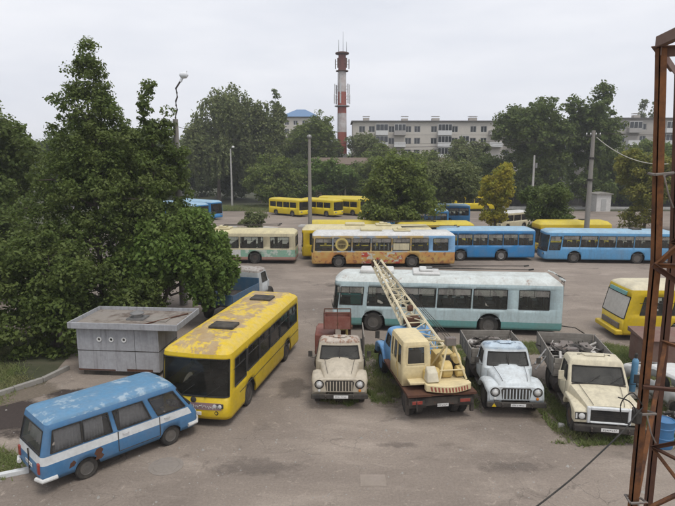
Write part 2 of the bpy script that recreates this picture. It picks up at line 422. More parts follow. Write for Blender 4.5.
def kerb(label, pts, w, h, mat):
    m = MB()
    for (a, b) in zip(pts, pts[1:]):
        a, b = Vector((*a,0)), Vector((*b,0)); L_ = (b-a).length; d = (b-a)/L_; n = Vector((-d.y,d.x,0)); k = max(1, round(L_/1.0))
        for q in range(k):
            p0 = a+d*(L_*q/k+0.008); p1 = a+d*(L_*(q+1)/k-0.008); j = random.uniform(-0.012,0.012)
            m.hexa([p0-n*w/2,p1-n*w/2,p1+n*w/2,p0+n*w/2]+[p+Vector((0,0,h+j)) for p in (p0-n*w/2,p1-n*w/2,p1+n*w/2,p0+n*w/2)])
    o = m.build('kerb', mat, None, 0.015); tag(o, label, 'kerb'); return o
kerb('whitewashed kerb stones beside the rear of the blue van', [(-12.2,12.9),(-10.2,14.35),(-8.9,14.95)], 0.16, 0.14, m_vanwhite)
kerb('grey kerb stones between the dark lawn and the oil stained dirt', [(-16.0,15.7),(-13.9,18.9),(-12.0,21.6),(-11.6,23.0)], 0.18, 0.2, m_conc)
kerb('long pale kerb along the street in front of the trees at the right', [(30,103.6),(75,102.2)], 0.4, 0.45, m_paleconc)

# grass made of blades
gr_mat = bpy.data.materials.new('grass blades'); gr_mat.use_nodes = True
def leafmat(m, c0, c1, c2, trans=0.3, rough=0.6):
    t = m.node_tree; b = t.nodes['Principled BSDF']
    g = t.nodes.new('ShaderNodeNewGeometry')
    c = coords(t)
    out = mixc(t, g.outputs['Random Per Island'], c0, c1)
    out = mixc(t, ramp(t, noise(t, c, 0.6, 4), 0.45, 0.65, (0,0,0,1), (0.7,)*3+(1,)), out, c2)
    t.links.new(out, b.inputs['Base Color']); b.inputs['Roughness'].default_value = rough; b.inputs['Specular IOR Level'].default_value = 0.25
    tl = t.nodes.new('ShaderNodeBsdfTranslucent'); t.links.new(out, tl.inputs[0])
    mx_ = t.nodes.new('ShaderNodeMixShader'); mx_.inputs[0].default_value = trans
    t.links.new(b.outputs[0], mx_.inputs[1]); t.links.new(tl.outputs[0], mx_.inputs[2])
    t.links.new(mx_.outputs[0], t.nodes['Material Output'].inputs[0])
    return m
leafmat(gr_mat, (0.17,0.23,0.07), (0.25,0.28,0.11), (0.29,0.26,0.14), 0.5)
gr_dark = leafmat(bpy.data.materials.new('shaded grass'), (0,0,0), (0,0,0), (0,0,0)) if False else None
def mesh_np(name, V, F, mat):
    me = bpy.data.meshes.new(name); nv, nf, k = len(V), len(F), F.shape[1]
    me.vertices.add(nv); me.vertices.foreach_set('co', V.astype(np.float32).ravel())
    me.loops.add(nf*k); me.loops.foreach_set('vertex_index', F.astype(np.int32).ravel())
    me.polygons.add(nf); me.polygons.foreach_set('loop_start', np.arange(0, nf*k, k, dtype=np.int32))
    me.update(calc_edges=True); me.materials.append(mat)
    return me
def grass(name, label, areas, h, seed):
    """areas: (cx, cy, rx, ry, count): blades denser towards clumps"""
    rs = np.random.RandomState(seed); P = []
    for cx, cy, rx, ry, n in areas:
        cl = rs.uniform(-1,1,(max(n//40,1),2)); cl = cl[(cl**2).sum(1) < 1]
        idx = rs.randint(0,len(cl),n); p = cl[idx]+rs.normal(0,0.09,(n,2))
        P.append(np.c_[cx+p[:,0]*rx, cy+p[:,1]*ry])
    P = np.concatenate(P); n = len(P)
    a = rs.uniform(0,2*np.pi,n); hh = h*rs.uniform(0.4,1.3,n); w = 0.018*rs.uniform(0.7,1.6,n)*(h/0.16)
    lean = rs.uniform(0.3,1.5,n)*hh; la = rs.uniform(0,2*np.pi,n)
    V = np.zeros((n,3,3)); V[:,0,:2] = P-np.c_[np.cos(a),np.sin(a)]*w[:,None]; V[:,1,:2] = P+np.c_[np.cos(a),np.sin(a)]*w[:,None]
    V[:,2,:2] = P+np.c_[np.cos(la),np.sin(la)]*lean[:,None]; V[:,2,2] = hh; V[:,:2,2] = 0.012
    o = bpy.data.objects.new(name, mesh_np(name, V.reshape(-1,3), np.arange(n*3).reshape(-1,3), gr_mat)); COL.objects.link(o)
    tag(o, label, 'grass', kind='stuff'); return o
grass('grass', 'weedy green grass growing between and under the parked trucks', [(1.75,20.6,0.6,1.1,2400),(1.7,23.5,1.3,2.4,5000),(5.1,22.5,0.7,3.2,4000),(7.65,19.8,0.6,3.0,3600),(8.3,16.8,1.5,0.5,900),(12.4,23.6,2.6,2.6,16000),
      (10.8,18.4,1.2,2.2,6000),(4.2,25.3,4.6,0.9,7000),(10.5,25.6,3.2,0.9,8000),(-0.0,19.6,0.7,0.5,600)], 0.15, 1)
grass('grass', 'dark lawn in the corner by the whitewashed kerb left of the van', [(-11.3,15.0,1.9,1.4,9000),(-14.4,17.2,1.8,1.6,6000),(-15.5,20.5,3,3,14000),(-19,24,4,5,14000)], 0.14, 2)
grass('grass', 'rough grass under the lamp post at the far side of the yard', [(-19,104,9,4,9000),(-8,100,8,3,6000),(-3,106,16,5,9000),(-12,70,2.0,1.2,1200)], 0.5, 3)

# loose gravel and crumbs of asphalt
rs = np.random.RandomState(12); n = 2600
P = np.c_[rs.uniform(-12,14,n), 12+rs.uniform(0,1,n)**1.6*26]; P += rs.normal(0,.3,P.shape)
base = np.array([[1,0,0],[-1,0,0],[0,1,0],[0,-1,0],[0,0,1.0]]); Fb = np.array([[0,2,4],[2,1,4],[1,3,4],[3,0,4]])
sz = np.exp(rs.normal(-4.0,0.5,n)); V = base[None]*sz[:,None,None]*rs.uniform(0.6,1.3,(n,5,1)); a = rs.uniform(0,6.28,n)
x = V[:,:,0]*np.cos(a)[:,None]-V[:,:,1]*np.sin(a)[:,None]; y = V[:,:,0]*np.sin(a)[:,None]+V[:,:,1]*np.cos(a)[:,None]
V = np.stack([x+P[:,:1], y+P[:,1:], V[:,:,2]*0.8+0.006], 2).reshape(-1,3)
F = (Fb[None]+5*np.arange(n)[:,None,None]).reshape(-1,3)
gv_ = bpy.data.objects.new('gravel', mesh_np('gravel', V, F, m_conc)); COL.objects.link(gv_)
tag(gv_, 'loose crumbs of gravel scattered over the asphalt', 'gravel', kind='stuff')

for k, (x, y, a) in enumerate(((-12.5,66,10),(-9.0,73,-25),(-6.3,70.5,40),(-14.5,74,5),(-4.2,75.5,-10))):
    cs_ = MB().hexa([(-1.1,-.6,0),(1.0,-.7,0),(1.2,.6,0),(-1.0,.7,0),(-1.0,-.55,.25),(.95,-.6,.3),(1.1,.5,.22),(-.9,.6,.28)]).build('concrete_slab', m_paleconc, None, 0.03)
    cs_.location = (x,y,0); cs_.rotation_euler = (0,0,R(a)); tag(cs_, 'pale broken concrete slab lying on the yard near the small round bush', 'slab', 'broken slabs by the small bush')

# ------------------------------------------------------------------ shell: plan outline x height rows with real openings
def shell(L, W, r, rows, wins, bands, wheels=(), wr=0.6, axz=0.48, rear_r=None, bow=0.0, nr=5, capmat=0, levels=()):
    """rows: (z, inset, dx_front, dx_rear) from the skirt up. wins: (side, a0, a1, z0, z1). bands(side, x, y, z)->material index.
    Returns shell MB and, for each window, (glass MB, seal MB)."""
    rear_r = r if rear_r is None else rear_r
    zs = sorted(set([q[0] for q in rows] + [w[3] for w in wins] + [w[4] for w in wins] + list(levels)))
    def prof(z):
        if z <= rows[0][0]: return rows[0][1:]
        for a, b in zip(rows, rows[1:]):
            if a[0] - 1e-9 <= z <= b[0] + 1e-9:
                t = (z-a[0])/max(b[0]-a[0], 1e-9)
                return tuple(a[k]+(b[k]-a[k])*t for k in (1,2,3))
        return rows[-1][1:]
    xs = {-L/2+rear_r, L/2-r}
    for k in range(1, 8): xs.add(-L/2+rear_r + (L-r-rear_r)*k/8)
    arch = lambda x: max([ (axz+math.sqrt(max(wr*wr-(x-c)**2, 0))) if abs(x-c) < wr-1e-6 else -1 for c in wheels] + [-1])
    for c in wheels:
        for k in range(0, 13): xs.add(c + wr*math.cos(math.pi*k/12))
        xs.add(c+wr+0.004); xs.add(c-wr-0.004)
    side_x = {s: sorted(x for x in xs | {a for w in wins if w[0]==s for a in w[1:3]} if -L/2+rear_r-1e-6 <= x <= L/2-r+1e-6) for s in 'RL'}
    end_y = {}
    for s, rr in (('F', r), ('B', rear_r)):
        ys = {-W/2+rr, W/2-rr, 0, -W/4, W/4} | {a for w in wins if w[0]==s for a in w[1:3]}
        end_y[s] = sorted(y for y in ys if -W/2+rr-1e-6 <= y <= W/2-rr+1e-6)
    out = []
    for x in side_x['R']: out.append((x, -W/2, 'R'))
    for k in range(1, nr): a = -math.pi/2+math.pi/2*k/nr; out.append((L/2-r+r*math.cos(a), -W/2+r+r*math.sin(a), 'F'))
    for y in end_y['F']: out.append((L/2, y, 'F'))
    for k in range(1, nr): a = math.pi/2*k/nr; out.append((L/2-r+r*math.cos(a), W/2-r+r*math.sin(a), 'F'))
    for x in side_x['L'][::-1]: out.append((x, W/2, 'L'))
    for k in range(1, nr): a = math.pi/2+math.pi/2*k/nr; out.append((-L/2+rear_r+rear_r*math.cos(a), W/2-rear_r+rear_r*math.sin(a), 'B'))
    for y in end_y['B'][::-1]: out.append((-L/2, y, 'B'))
    for k in range(1, nr): a = math.pi+math.pi/2*k/nr; out.append((-L/2+rear_r+rear_r*math.cos(a), -W/2+rear_r+rear_r*math.sin(a), 'B'))
    n = len(out)
    def side_of(i):
        a, b = out[i][2], out[(i+1) % n][2]
        if a == b: return a
        return a if a in 'FB' else b
    def pos(i, z, ins=0.0):
        x, y, s = out[i]
        i0, dxf, dxr = prof(z)
        i0 += ins
        if s == 'F' and bow: x += bow*(1-(2*y/W)**2)
        t = (x+L/2)/L
        return (x*(L/2-i0)/(L/2)+dxr+(dxf-dxr)*t, y*(W/2-i0)/(W/2), z)
    zz = [[ (max(z, arch(out[i][0])) if (out[i][2] in 'RL' and z < zs[-1]) else z) for i in range(n)] for z in zs]
    mb = MB(); cache = {}
    def vid(j, i):
        if (j, i) not in cache: cache[(j, i)] = mb.p(pos(i, zz[j][i]))
        return cache[(j, i)]
    cells = [[] for _ in wins]
    for j in range(len(zs)-1):
        for i in range(n):
            k = (i+1) % n; s = side_of(i)
            xm = (out[i][0]+out[k][0])/2; ym = (out[i][1]+out[k][1])/2; zm = (zs[j]+zs[j+1])/2
            hit = None
            for wi, w in enumerate(wins):
                c = xm if s in 'RL' else ym
                if w[0] == s and w[1]-1e-6 < c < w[2]+1e-6 and w[3] < zm < w[4]: hit = wi
            if hit is not None:
                cells[hit].append((j, i, k)); continue
            if zz[j+1][i]-zz[j][i] < 1e-6 and zz[j+1][k]-zz[j][k] < 1e-6: continue
            mb.face((vid(j,i), vid(j,k), vid(j+1,k), vid(j+1,i)), bands(s, xm, ym, zm))
    top = [vid(len(zs)-1, i) for i in range(n)]
    mb.face(top, capmat)
    res = []
    for cl in cells:
        g = MB(); se = MB(); cnt = {}
        cc = {}
        def gv(j, i):
            if (j,i) not in cc: cc[(j,i)] = g.p(pos(i, zs[j], 0.022))
            return cc[(j,i)]
        for j, i, k in cl:
            g.face((gv(j,i), gv(j,k), gv(j+1,k), gv(j+1,i)))
            for e in (((j,i),(j,k)), ((j,k),(j+1,k)), ((j+1,k),(j+1,i)), ((j+1,i),(j,i))):
                q = tuple(sorted(e)); cnt[q] = cnt.get(q, 0)+1
        for (a, b), c in cnt.items():
            if c == 1:
                se.tube([pos(a[1], zs[a[0]], 0.004), pos(b[1], zs[b[0]], 0.004)], 0.024, 4)
        res.append((g, se))
    return mb, res

# ------------------------------------------------------------------ wheels (tyre > rim), mesh data shared
WH = {}
def wheel(parent, x, y, r, w, rim=None, name='wheel', dual=False):
    rim = rim or m_rim
    sgn = -1 if y < 0 else 1
    key = (r, w, rim.name, sgn, dual)
    if key not in WH:
        t = MB()
        h = w/2
        prof = [(r*0.56,-h*0.8),(r*0.62,-h),(r*0.9,-h),(r*0.98,-h*0.72),(r,-h*0.3),(r,h*0.3),(r*0.98,h*0.72),(r*0.9,h),(r*0.62,h),(r*0.56,h*0.8)]
        t.lathe(prof, (0,0,0), 'y', 28)
        if dual: t.lathe(prof, (0,-sgn*(w+0.04),0), 'y', 20)
        for k in range(24):
            a = 2*math.pi*k/24
            t.M = Matrix.Rotation(a, 4, 'Y'); t.box(r*0.985, r*1.012, -h*0.75, h*0.75, -r*0.04, r*0.04); t.M = None
        d = MB(); o = sgn*h
        d.lathe([(r*0.6, o*0.9), (r*0.58, o*1.02), (r*0.53, o*0.9), (r*0.5, o*0.35), (r*0.34, o*(0.25 if dual else 0.75)), (r*0.24, o*0.8), (r*0.2, o*(0.95)), (0.002, o*1.0)] if sgn > 0 else
                [(0.002, o*1.0), (r*0.2, o*0.95), (r*0.24, o*0.8), (r*0.34, o*(0.25 if dual else 0.75)), (r*0.5, o*0.35), (r*0.53, o*0.9), (r*0.58, o*1.02), (r*0.6, o*0.9)], (0,0,0), 'y', 24)
        for k in range(6):
            a = 2*math.pi*k/6
            d.lathe([(r*0.035, o*0.5), (r*0.035, o*0.86), (0.002, o*0.9)], (r*0.29*math.cos(a), 0, r*0.29*math.sin(a)), 'y', 6)
        to = t.build(name, m_tyre, parent); ro = d.build('rim', rim, to)
        WH[key] = (to.data, ro.data)
    else:
        to = bpy.data.objects.new(name, WH[key][0]); COL.objects.link(to); to.parent = parent
        ro = bpy.data.objects.new('rim', WH[key][1]); COL.objects.link(ro); ro.parent = to
    to.location = (x, y, r)
    to.rotation_euler = (0, random.uniform(0, 3), 0)
    return to

def plate(parent, x, y, z, wid=0.52, face=1):
    m = MB(); m.box(x, x+face*0.012, y-wid/2, y+wid/2, z-0.056, z+0.056) if face > 0 else m.box(x-0.012, x, y-wid/2, y+wid/2, z-0.056, z+0.056)
    o = m.build('licence_plate', m_plate, parent, 0.003)
    c = MB(); rnd = random.Random(int(x*100+y*37)); yy = y-wid/2+0.05
    for k in range(8):                             # the characters are too blurred in the photo to read: bare strokes
        w = 0.035
        for q in range(3):
            a = rnd.uniform(0, w-0.012); b = rnd.uniform(-0.03, 0.015)
            if face > 0: c.box(x+0.0122, x+0.0145, yy+a, yy+a+0.012, z+b, z+b+0.022)
            else: c.box(x-0.0145, x-0.0122, yy+a, yy+a+0.012, z+b, z+b+0.022)
        yy += w+0.018
    c.build('characters', m_ink, o)
    return o

def lamp_round(parent, x, y, z, r, ring, name='headlight'):
    a = MB().lathe([(r*1.25, x-0.05), (r*1.25, x+0.01), (r*1.05, x+0.025), (r*1.0, x)], (0, y, z), 'x', 18).build(name, ring, parent)
    MB().lathe([(r*1.02, x-0.01), (r*0.95, x+0.015), (r*0.6, x+0.04), (0.004, x+0.05)], (0, y, z), 'x', 18).build('lens', g_lamp, a)
    return a

def poly_curve(name, pts, r, mat, parent=None, n=6):
    return MB().tube(pts, r, n).build(name, mat, parent)

m_ventglint = glass('painted reflection vent glass', (0.9,0.95,0.93), 0.9, 0.75, 0.2, (0.42,0.39,0.35))  # upper sashes: the light they reflect is put into the pale glass colour
# ------------------------------------------------------------------ buses and trolleybuses
def coach(name, label, cat, loc, rz, L=8.5, W=2.5, vents=False, zs=0.32, zt=2.45, zr=2.8, r=0.22, rear_r=0.15, wheels=(2.4,-2.3), wrad=0.46, side=None, zw=(1.3,2.2),
          front=None, rear=None, paint=None, roofm=None, bands=None, mats=None, rake=0.0, bow=0.08, glassm=None, seals=True, mirrors=False, group=None, rim=None,
          gl={}, lights=True, hatch=(), detail=True, frontz=(1.05,2.35), levels=()):
    root = empty(name, label, cat, (loc[0], loc[1], 0), rz, group)
    glassm = glassm or g_dark
    side = side or []
    wins = []
    kinds = []
    for s in 'RL':
        lst = side[s] if isinstance(side, dict) else side
        for w in lst:
            a0, a1 = w[0], w[1]; z0, z1 = (w[2], w[3]) if len(w) > 2 else zw
            wins.append((s, a0, a1, z0, z1)); kinds.append('window')
    wins.append(('F', -W/2+0.03, W/2-0.03, *frontz)); kinds.append('windscreen')
    wins.append(('B', -W/2+0.3, W/2-0.3, zw[0]+0.1, zw[1])); kinds.append('rear_window')
    mid = (zs+frontz[0])/2
    rows = [(zs, 0.03, 0, 0), (zs+0.12, 0, 0, 0), (frontz[0], 0, 0, 0), (zt, 0.015, -rake, 0), (zt+0.10, 0.03, -rake*1.03, 0), (zt+0.2, 0.12, -rake*1.05, 0), (zr-0.05, 0.34, -rake*1.05, 0), (zr-0.01, 0.62, -rake*1.05, 0), (zr, 0.9, -rake*1.05, 0)]
    mlist = mats or [paint, roofm]
    bf = bands or (lambda s, x, y, z: 0)
    def bands2(s, x, y, z): return (len(mlist)-1) if z > zt+0.1 else bf(s, x, y, z)
    mb, gs = shell(L, W, r, rows, wins, bands2, wheels, wrad+0.12, wrad+0.02, rear_r, bow, 5, len(mlist)-1, levels)
    mb.build('body', mlist, root, solid=0.05)
    for (g, se), w, k in zip(gs, wins, kinds):
        gm = gl.get((w[0], round(w[1], 2)), gl.get(k, glassm))
        o = g.build(k, gm, root)
        if seals: se.build('seal', m_rub, o)
        if detail and k == 'window' and (w[2]-w[1]) > 0.75:     # sliding vent bar
            zb = w[3]+(w[4]-w[3])*0.66; yy = (W/2-0.02)*(1 if w[0]=='L' else -1)
            f = MB().box(w[1], w[2], yy-0.012, yy+0.012, zb-0.014, zb+0.014).box((w[1]+w[2])/2-0.014, (w[1]+w[2])/2+0.014, yy-0.012, yy+0.012, zb, w[4]).build('vent_bar', m_rub, o)
            if vents: MB().box(w[1]+0.02, w[2]-0.02, yy-0.006, yy+0.006, zb+0.014, w[4]-0.01).build('vent_pane', m_ventglint, o)
    # chassis and inside
    MB().box(-L/2+0.25, L/2-0.35, -W/2+0.36, W/2-0.36, 0.3, 0.82).box(wheels[0]-0.8, wheels[0]+0.8, -W/2+0.4, W/2-0.4, 0.82, 0.98).box(wheels[1]-0.8, wheels[1]+0.8, -W/2+0.4, W/2-0.4, 0.82, 0.98).build('chassis', m_dark, root)
    MB().box(-L/2+0.1, L/2-0.1, -W/2+0.08, W/2-0.08, 0.83, 0.87).build('floor_panel', m_int, root)
    if detail:
        s = MB(); x = -L/2+0.7
        while x < L/2-1.9:
            for yy in (-W/2+0.15, W/2-1.05):
                s.box(x, x+0.42, yy, yy+0.9, 1.18, 1.28); s.box(x-0.06, x+0.02, yy, yy+0.9, 1.2, 1.82)
            x += 0.8
        for k in range(3): s.tube([(L/2-2-k*2.2, -0.35, 0.85), (L/2-2-k*2.2, -0.35, zt)], 0.02, 6)
        s.build('seat_rows', m_seat, root)
        d = MB().box(L/2-0.75-rake*0.2, L/2-0.15-rake*0.1, -W/2+0.15, W/2-0.15, 0.85, frontz[0]+0.05)
        d.build('dashboard', m_dark, root, 0.05)
        MB().tube([(L/2-0.95+0.22*math.cos(a*math.pi/8)*0.5, W/2-0.75+0.24*math.sin(a*math.pi/8), 1.25+0.2*math.cos(a*math.pi/8)) for a in range(17)], 0.018, 6).build('steering_wheel', m_rub, root)
    for x in wheels:
        for sg in (-1, 1): wheel(root, x, sg*(W/2-0.2), wrad, 0.28, rim, dual=False)
    xf = L/2+bow
    if lights:
        for sg in (-1, 1):
            h = MB().box(L/2-0.1, L/2+0.035+bow*0.4, sg*(W/2-0.42)-0.2, sg*(W/2-0.42)+0.2, 0.72, 0.88).build('headlight', m_rub, root, 0.02)
            MB().lathe([(0.07, L/2), (0.065, L/2+bow*0.4+0.045), (0.01, L/2+bow*0.4+0.06)], (0, sg*(W/2-0.52), 0.8), 'x', 14).lathe([(0.07, L/2), (0.065, L/2+bow*0.4+0.045), (0.01, L/2+bow*0.4+0.06)], (0, sg*(W/2-0.33), 0.8), 'x', 14).build('lens', g_lamp, h)
            MB().box(-L/2-0.025, -L/2+0.03, sg*(W/2-0.3)-0.07, sg*(W/2-0.3)+0.07, 0.85, 1.15).build('tail_light', m_red, root, 0.012)
    if mirrors:
        for sg in (-1, 1):
            mm = MB().tube([(L/2-0.1, sg*(W/2-0.05), zt-0.25), (L/2+0.15, sg*(W/2+0.12), zt-0.2), (L/2+0.16, sg*(W/2+0.16), zt-0.4)], 0.018, 6).box(L/2+0.12, L/2+0.17, sg*(W/2+0.16)-0.1, sg*(W/2+0.16)+0.1, zt-0.75, zt-0.38)
            mm.build('wing_mirror', m_rub, root, 0.01)
    if detail and cat != 'x' and L != 10.2:
        for k in (-0.5, 0.4):
            MB().tube([(L/2+bow*0.9+0.02, k, frontz[0]-0.02), (L/2+bow*0.85+0.03-rake*0.35, k+0.55, frontz[0]+0.4)], 0.012, 5).build('wiper', m_rub, root)
    for (x, y, sx, sy) in hatch:
        MB().box(x-sx/2, x+sx/2, y-sy/2, y+sy/2, zr-0.03, zr+0.09).build('roof_hatch', m_dark, root, 0.035)
    return root

def trolley_gear(root, x, zr, L, pole_dir=-1, length=5.4, m=None, sway=0.25, lift=0.35):
    b = MB().box(x-0.7, x+0.7, -0.75, 0.75, zr-0.02, zr+0.12).box(x-0.35, x+0.35, -0.45, 0.45, zr+0.12, zr+0.26)
    b.build('collector_base', m or m_white, root, 0.05)
    for sg in (-1, 1):
        p = MB().tube([(x, sg*0.28, zr+0.3), (x+pole_dir*length, sg*(0.28+sway), zr+lift)], 0.035, 6, r1=0.022).build('trolley_pole', m_dark, root)
        MB().tube([(x+pole_dir*length, sg*(0.28+sway), zr+lift), (x+pole_dir*(length+0.25), sg*(0.28+sway), zr+lift+0.03)], 0.05, 6).build('contact_shoe', m_rub, p)
    MB().box(x-pole_dir*2.6-0.9, x-pole_dir*2.6+0.9, -0.6, 0.6, zr-0.02, zr+0.2).build('roof_equipment', m or m_white, root, 0.08)

def even(x0, x1, n, gap=0.12):
    w = (x1-x0+gap)/n
    return [(x0+k*w, x0+(k+1)*w-gap) for k in range(n)]

# 1 the near yellow bus
A = coach('bus', 'yellow bus with a peeling, rusty roof facing the camera beside the blue and white van', 'bus', (-3.94, 22.02), -101.6, L=8.6, W=2.5, zt=2.42, zr=2.8,
          wheels=(2.35, -2.35), wrad=0.45, side={'L': [(2.75,3.85,1.3,2.25)]+even(-3.95, 2.6, 5, 0.1), 'R': even(-3.9, 2.2, 5, 0.12)}, zw=(1.4,2.25),
          mats=[m_yellow, m_rub, m_yroof], bands=lambda s, x, y, z: 1 if (s in 'RL' and 1.36 < z < 2.28 and x < 3.9 and x > -4.05) else 0,
          rake=0.16, bow=0.1, glassm=g_dark, hatch=((1.9,0.1,0.75,0.95), (-2.4,0.1,0.75,0.95)), frontz=(1.12,2.36), rim=m_rimd)
def front_strip(root):
    x = 4.3+0.1
    p = MB()
    n = 10; ys = [-0.95+1.9*k/n for k in range(n+1)]
    fx = lambda y: 4.3+0.1*(1-(2*y/2.5)**2)+0.012
    for a, b in zip(ys, ys[1:]):
        p.hexa([(fx(a)-0.03,a,0.66),(fx(a),a,0.66),(fx(b),b,0.66),(fx(b)-0.03,b,0.66),(fx(a)-0.03,a,0.9),(fx(a),a,0.9),(fx(b),b,0.9),(fx(b)-0.03,b,0.9)])
    o = p.build('front_panel', m_pink, root)
    rnd = random.Random(4); w = MB(); y = 0.5
    pts = []; y = 0.85
    while y > -1.0:                                 # scrawled white script on the panel
        pts.append((fx(y)+0.012, y, 0.68+rnd.choice([0.02,0.05,0.12,0.16])))
        y -= rnd.uniform(0.015, 0.06); 
    w.tube([(a,b,c) for a,b,c in pts], 0.012, 4)
    w.build('script', m_white, o)
    MB().lathe([(0.1, 4.38), (0.1, 4.415), (0.06, 4.425), (0.002, 4.425)], (0,0.0,1.0), 'x', 18).build('emblem', m_dark, root)
    b = MB().box(4.28, 4.42, -0.26, 0.26, 0.46, 0.58).build('licence_plate', m_plate, root, 0.01)
    MB().lathe([(0.075, 4.2), (0.075, 4.36), (0.05, 4.37), (0.002, 4.3)], (0,0.78,0.55), 'x', 16).build('fog_lamp', m_rub, root)
    MB().box(-4.1, 3.4, 1.245, 1.262, 0.93, 0.95).build('side_moulding', m_dark, root)
front_strip(A)

# 2 teal trolleybus across the middle of the yard
tw = [(4.35,5.65,1.42,2.38)] + even(-3.05, 4.1, 4, 0.12) + [(-5.15,-3.65)]
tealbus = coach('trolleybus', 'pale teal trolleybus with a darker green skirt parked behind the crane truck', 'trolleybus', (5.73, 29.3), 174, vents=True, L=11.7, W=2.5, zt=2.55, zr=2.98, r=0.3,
          wheels=(3.75,-2.2), wrad=0.5, side={'L': tw, 'R': even(-5.1, 5.2, 6, 0.3)}, zw=(1.4,2.4), mats=[m_teal, m_tealdk, m_rub, m_tealroof],
          bands=lambda s, x, y, z: 1 if z < 0.72 else 0, rake=0.12, bow=0.15, glassm=g_mid, frontz=(1.2,2.4), levels=(0.72,))
trolley_gear(tealbus, 1.0, 2.98, 11.7, -1, 5.2)
MB().box(4.4, 5.62, 1.19, 1.2, 1.92, 2.36).build('window_panel', M('teal blind', (0.10,0.36,0.34), 0.6), tealbus)
MB().box(4.4, 4.95, 1.19, 1.2, 1.44, 1.9).build('window_panel', M('dark teal blind', (0.03,0.19,0.17), 0.6), tealbus)
MB().lathe([(0.09,1.2),(0.09,1.226),(0.002,1.227)], (5.0,0,2.1), 'y', 18).build('sticker', m_white, tealbus)
for k in range(5): MB().box(-4.75+k*0.24, -4.65+k*0.24, -1.2, -1.19, 1.9, 2.38).build('window_bar', m_paleconc, tealbus)
for k in range(4): MB().box(-0.9+k*0.42, -0.72+k*0.42, 1.17, 1.18, 1.9, 2.38).build('window_bar', m_paleconc, tealbus)
ld = MB()
for sg in (-0.2, 0.2): ld.tube([(-5.93,0.6+sg,0.8),(-5.93,0.6+sg,2.95),(-5.6,0.6+sg,3.1)], 0.02, 6)
for k in range(7): ld.tube([(-5.93,0.4,0.95+k*0.3),(-5.93,0.8,0.95+k*0.3)], 0.015, 5)
ld.build('rear_ladder', m_dark, tealbus)
MB().tube([(-5.9,0.9,0.5),(-6.6,0.9,0.42),(-7.1,0.8,0.1)], 0.03, 6).build('tow_bar', m_dark, tealbus)
MB().tube([(-5.6,-1.1,3.0),(-5.9,-1.1,2.9),(-5.9,1.1,2.9),(-5.6,1.1,3.0)], 0.035, 6).build('roof_rail', m_tealroof, tealbus)

# 3 the mural trolleybus and the row it stands in
def mural():
    m = bpy.data.materials.new('mural paint'); m.use_nodes = True
    t = m.node_tree; b = t.nodes['Principled BSDF']; b.inputs['Roughness'].default_value = 0.5
    c = t.nodes.new('ShaderNodeTexCoord').outputs['Object']
    sx = t.nodes.new('ShaderNodeSeparateXYZ'); t.links.new(c, sx.inputs[0])
    n1 = noise(t, c, 1.1, 6, 0.65); n2 = noise(t, c, 3.0, 4); 
    base = mixc(t, ramp(t, n1, 0.42, 0.6), (0.50,0.24,0.07), (0.52,0.37,0.12))
    base = mixc(t, ramp(t, n2, 0.55, 0.62), base, (0.30,0.13,0.06))
    mpn = t.nodes.new('ShaderNodeMapping'); mpn.inputs['Scale'].default_value = (1,1,2.2); mpn.inputs['Location'].default_value = (3,7,1)
    t.links.new(c, mpn.inputs[0])
    n3 = noise(t, mpn.outputs[0], 1.5, 3)
    redm = ramp(t, n3, 0.53, 0.56)
    inx = ramp(t, sx.outputs[0], 0.0, 1.0)
    mr = t.nodes.new('ShaderNodeMapRange'); mr.inputs[1].default_value = -1.6; mr.inputs[2].default_value = -1.5; t.links.new(sx.outputs[0], mr.inputs[0])
    mr2 = t.nodes.new('ShaderNodeMapRange'); mr2.inputs[1].default_value = 1.9; mr2.inputs[2].default_value = 1.8; t.links.new(sx.outputs[0], mr2.inputs[0])
    mu = t.nodes.new('ShaderNodeMath'); mu.operation = 'MULTIPLY'; t.links.new(mr.outputs[0], mu.inputs[0]); t.links.new(mr2.outputs[0], mu.inputs[1])
    mu2 = t.nodes.new('ShaderNodeMath'); mu2.operation = 'MULTIPLY'; t.links.new(mu.outputs[0], mu2.inputs[0]); t.links.new(redm, mu2.inputs[1])
    base = mixc(t, mu2.outputs[0], base, (0.42,0.06,0.04))
    n4 = noise(t, mpn.outputs[0], 2.6, 3)
    mu3 = t.nodes.new('ShaderNodeMath'); mu3.operation = 'MULTIPLY'; t.links.new(mu.outputs[0], mu3.inputs[0]); t.links.new(ramp(t, n4, 0.56, 0.59), mu3.inputs[1])
    base = mixc(t, mu3.outputs[0], base, (0.5,0.5,0.42))
    t.links.new(base, b.inputs['Base Color'])
    return m
m_mural = mural()
m_grey = M('grey blue band', (0.30,0.36,0.42), 0.5, dirt_amt=0.4, patch=(0.50,0.36,0.14), patch_thr=(0.43,0.5), psc=0.9)
m_skyband = M('sky blue corner paint', (0.22,0.42,0.66), 0.5, dirt_amt=0.25)
cw = [(4.35,5.75,1.45,2.45)] + [(2.75,4.2)] + [(1.15,2.6)] + [(-0.6,1.0)] + [(-2.2,-0.75)] + [(-3.75,-2.35)] + [(-5.4,-4.15)]
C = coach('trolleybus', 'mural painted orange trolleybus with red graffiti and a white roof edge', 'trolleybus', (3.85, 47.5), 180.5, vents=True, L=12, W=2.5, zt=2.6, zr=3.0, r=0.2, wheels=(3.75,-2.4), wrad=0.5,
          side={'L': cw, 'R': even(-5.4,5.4,7,0.2)}, zw=(1.45,2.45), mats=[m_mural, m_grey, m_skyband, m_white], rake=0.05, bow=0.08,
          bands=lambda s, x, y, z: (2 if (x < -3.6 and z > 1.3) else 1 if z > 1.3 else 0), glassm=g_mid, frontz=(1.3,2.45))
trolley_gear(C, -1.6, 3.0, 12, -1, 4.6, m_creamroof)
ring = MB()
ring.lathe([(0.55,1.235),(0.55,1.262),(0.002,1.263)], (3.5,0,1.97), 'y', 26)
